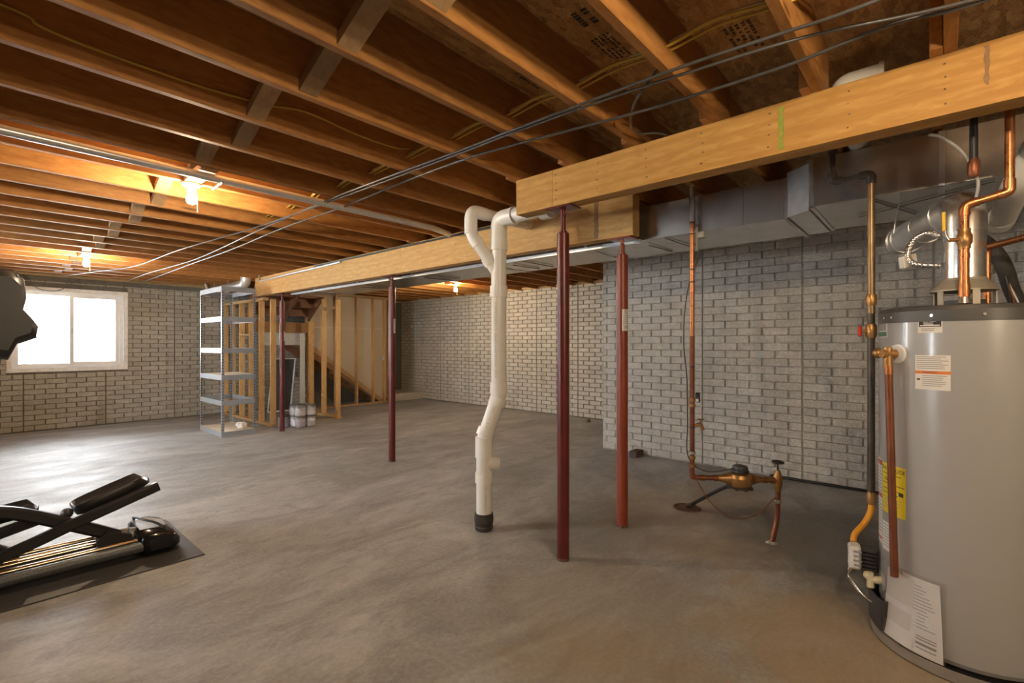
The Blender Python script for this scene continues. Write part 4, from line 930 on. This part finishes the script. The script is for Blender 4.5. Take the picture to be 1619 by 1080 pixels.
for i, (z, board) in enumerate(((.075,1),(.548,0),(.93,1),(1.338,1),(1.816,0),(2.27,0))):
    hgt = .075
    s = obj('shelf_frame', MB().box((x0,y0-.002,z-hgt),(x1,y0+.001,z)).box((x0,y1-.001,z-hgt),(x1,y1+.002,z)).box((x0-.002,y0,z-hgt),(x0+.001,y1,z)).box((x1-.001,y0,z-hgt),(x1+.002,y1,z))
      .box((x0,y0,z-.03),(x1,y0+.022,z-.027)).box((x0,y1-.022,z-.03),(x1,y1,z-.027)), m_shelf, t)
    if board: obj('shelf_board', MB().box((x0+.004,y0+.004,z-.026),(x1-.004,y1-.004,z-.006)), m_board, t)
bagm = MB(); vs = []; n_, m_ = 14, 9
bagm.ball((2.91,8.33,.115), .075, 16, 10, (1,1.5,.62))
for v in bagm.v:
    w = 1+.22*math.sin(v.x*61+v.z*40)*math.cos(v.y*53)+.12*math.sin(v.y*97+v.x*71); c0 = Vector((2.91,8.33,.115)); v[:] = c0+(v-c0)*w
    v.z = max(v.z, .0705)
bagm.s = [False]*len(bagm.s)
tag(obj('crumpled_bag', bagm, m_bag), 'crumpled white plastic bag on the bottom metal shelf', 'bag')
# ------------------------------------------------------------------ elliptical trainer on a mat
o = obj('exercise_mat', MB().box((-1.55,3.66,0),(1.055,4.62,.007), .002), m_mat); tag(o, 'black rubber mat under the exercise machine', 'mat')
zm = .007; yc = 4.12
t = thing('elliptical_trainer', (-.2,yc,zm), 'black elliptical trainer with pedals, roller rails and console, cut by the picture edge', 'exercise machine')
obj('base_rail', MB().tube([(-1.0,3.93,.075),(.80,3.93,.068)], .034, 20), m_railsilver, t)
obj('base_rail', MB().tube([(-1.0,4.31,.075),(.80,4.31,.068)], .034, 20), m_railsilver, t)
for y in (3.985, 4.10, 4.16, 4.255): obj('roller_rail', MB().tube([(-.7,y,.105),(.79,y,.098)], .014, 14), m_rail, t)
obj('center_bed', MB().box((-.8,4.0,.05),(.78,4.24,.085), .006), m_black, t)
obj('track_plate', MB().box((-.7,4.02,.086),(.78,4.075,.094)).box((-.7,4.18,.086),(.78,4.235,.094)), m_railsilver, t)
# rear foot cover
def hull(profile, ys, mat, name, parent, shr=.75, sm=True):
    """lofted shell: (x,z) outline swept across y, drawn in at both ends"""
    mb = MB(); n = len(profile); cxp = sum(p[0] for p in profile)/n; czp = sum(p[1] for p in profile)/n; vs = []
    for (y, k) in ys: vs += [Vector((cxp+(p[0]-cxp)*k, y, max(czp+(p[1]-czp)*k, .009))) for p in profile]
    fs = []
    for r in range(len(ys)-1):
        for i in range(n): j = (i+1) % n; fs.append((r*n+i, r*n+j, r*n+n+j, r*n+n+i))
    mb.add(vs, fs, sm); mb.add(vs[:n], [tuple(range(n-1,-1,-1))]); mb.add(vs[-n:], [tuple(range(n))]); return obj(name, mb, mat, parent)
prof = [(.76,.01),(.95,.01),(.985,.04),(.985,.08),(.95,.125),(.88,.152),(.79,.155),(.755,.13),(.75,.06)]
fc = hull(prof, [(3.875,.55),(3.89,.8),(3.92,.94),(3.98,1),(4.26,1),(4.32,.94),(4.35,.8),(4.365,.55)], m_black_gl, 'rear_foot', t)
obj('foot_panel', MB().prism([(.77,4.0,.157),(.86,3.98,.158),(.93,4.05,.142),(.93,4.19,.142),(.86,4.26,.158),(.77,4.24,.157)], (0,0,.004), (0,0,0)), m_silver, fc)
obj('trim_strap', MB().tube(spline([(.80,4.33,.14),(.78,4.24,.185),(.80,4.12,.195),(.86,4.02,.18),(.90,3.95,.15)], 6), .008, 8), m_black, fc)
obj('end_cap', MB().lathe((.79,4.13,.115), [(.0,-.0),(.03,.0),(.034,.02),(.034,.05)], 16, axis=(-1,0,0)), m_silver, fc)
def beam_arm(pts, w, h, mat, name):
    mb = MB(); P = spline(pts, 6); vs = []; fs = []
    for i, p in enumerate(P):
        d = (P[min(i+1,len(P)-1)]-P[max(i-1,0)]).normalized(); y = Vector((0,1,0)); zz = y.cross(d)*-1
        for a, b in ((-1,-.6),(-.6,-1),(.6,-1),(1,-.6),(1,.6),(.6,1),(-.6,1),(-1,.6)): vs.append(p+y*(a*w/2)+zz*(b*h/2))
    for i in range(len(P)-1):
        for k in range(8): j = (k+1) % 8; fs.append((i*8+k, i*8+j, i*8+8+j, i*8+8+k))
    mb.add(vs, fs, False); mb.add(vs[:8], [tuple(range(7,-1,-1))]); mb.add(vs[-8:], [tuple(range(8))]); return obj(name, mb, mat, t)
ny = 3.99
pa = beam_arm([(-.35,ny,.07),(.12,ny,.185),(.5,ny,.315),(.87,ny,.435)], .05, .062, m_black, 'pedal_arm')
beam_arm([(-.5,ny+.045,.40),(-.1,ny+.045,.46),(.16,ny+.045,.425),(.45,ny+.045,.27),(.66,ny+.045,.145)], .045, .072, m_black, 'roller_arm')
obj('roller_shoe', MB().prism([(.56,0,.085),(.70,0,.075),(.735,0,.10),(.725,0,.15),(.60,0,.20),(.55,0,.15)], (0,.075,0), (0,ny+.0,0)), m_black, t)
obj('roller_wheel', MB().tube([(.66,ny+.08,.128),(.66,ny+.125,.128)], .032, 18), m_silver, t)
def pedal(px0, px1, z0, z1, ya, yb, name='pedal'):
    d = Vector((px1-px0, 0, z1-z0)); L = d.length; d.normalize(); up = Vector((0,1,0)).cross(d)*-1
    c0 = Vector((px0, (ya+yb)/2, z0)); w = (yb-ya)/2; N_ = 20; ring = []
    for i in range(N_):
        a = 2*PI*i/N_; ca_, sa = math.cos(a), math.sin(a); e = 4
        rx = (abs(ca_)**(2/e))*(1 if ca_ > 0 else -1)*L/2; ry = (abs(sa)**(2/e))*(1 if sa > 0 else -1)*w; ring.append((rx, ry))
    mb = MB(); vs = []
    for (k, hh) in ((.82,-.012),(1,.0),(1.03,.062),(.98,.067),(.90,.02),(.0,.018)):
        for (rx, ry) in ring:
            lip = hh if not (hh > .03 and rx > L*.40) else hh*.35
            vs.append(c0+d*(L/2+rx*k)+Vector((0,1,0))*(ry*k)+up*lip)
    fs = []
    for r in range(5):
        for i in range(N_): j = (i+1) % N_; fs.append((r*N_+i, r*N_+j, r*N_+N_+j, r*N_+N_+i))
    mb.add(vs, fs, True); o = obj(name, mb, m_black, t)
    tr = MB()
    for q in range(6):
        s_ = L*(.16+.12*q); tr.bar(c0+d*s_+up*.021+Vector((0,-w*.62,0)), c0+d*s_+up*.021+Vector((0,w*.62,0)), .014, .006, up)
    obj('tread_rib', tr, m_pedal, o); return o
pedal(.46, .84, .325, .455, 4.02, 4.21)
pedal(-.05, .31, .30, .345, 4.24, 4.40)
obj('arm_slot', MB().prism([(.60,0,.338),(.80,0,.402),(.796,0,.412),(.596,0,.348)], (0,.004,0), (0,ny-.027,0)), m_ink, t)
beam_arm([(-.5,4.235,.07),(-.1,4.235,.20),(.30,4.235,.30)], .05, .062, m_black, 'pedal_arm')
beam_arm([(-.6,4.20,.42),(-.3,4.20,.44),(-.05,4.20,.30),(.16,4.20,.14)], .045, .07, m_black, 'roller_arm')
obj('roller_shoe', MB().prism([(.04,0,.085),(.18,0,.075),(.22,0,.10),(.20,0,.16),(.10,0,.21),(.03,0,.15)], (0,.07,0), (0,4.17,0)), m_black, t)
obj('pivot_cap', MB().ball((.42,4.10,.34), .032, 14, 8), m_dgrey, t)
# drive housing, mast, console and arms (mostly past the picture edge)
hull([(-1.35,.02),(-.72,.02),(-.60,.2),(-.66,.5),(-.85,.66),(-1.15,.66),(-1.34,.5),(-1.40,.2)], [(3.93,.72),(3.95,.9),(3.99,1),(4.25,1),(4.29,.9),(4.31,.72)], m_black_gl, 'drive_housing', t)
obj('front_foot', MB().tube([(-1.38,3.80,.045),(-1.38,4.44,.045)], .036, 16), m_black, t)
beam_arm([(-.80,yc,.58),(-.45,yc,1.0),(-.02,yc,1.42)], .11, .10, m_black, 'mast')
con = hull([(-.12,1.36),(.155,1.312),(.19,1.40),(.266,1.435),(.276,1.50),(.25,1.545),(.215,1.595),(.222,1.625),(.228,1.66),(.218,1.76),(.17,1.815),(.09,1.82),(-.05,1.70),(-.14,1.5)], [(3.80,.80),(3.82,.93),(3.86,1),(4.36,1),(4.40,.93),(4.42,.80)], m_black, 'console', t)
obj('console_rim', MB().tube([(.20,3.86,1.405),(.272,3.87,1.44)], .004, 6).tube([(.14,3.858,1.40),(.20,3.86,1.405)], .004, 6), m_dgrey, con)
obj('side_cap', MB().box((.12,3.815,1.62),(.20,3.845,1.79), .012), m_dgrey, con)
for s_ in (-1, 1):
    y = yc+s_*.27
    beam_arm([(-.62,y,.60),(-.52,y,1.0),(-.38,y,1.35),(-.22,y,1.62)], .034, .034, m_black, 'swing_arm')
    obj('hand_grip', MB().tube([(-.30,y,1.50),(-.20,y,1.66)], .024, 12), m_black_rub, t)
obj('power_cord', MB().tube(spline([(.19,3.90,1.80),(.21,3.95,1.79),(.22,4.0,1.70)], 5), .004, 6), m_dgrey, con)
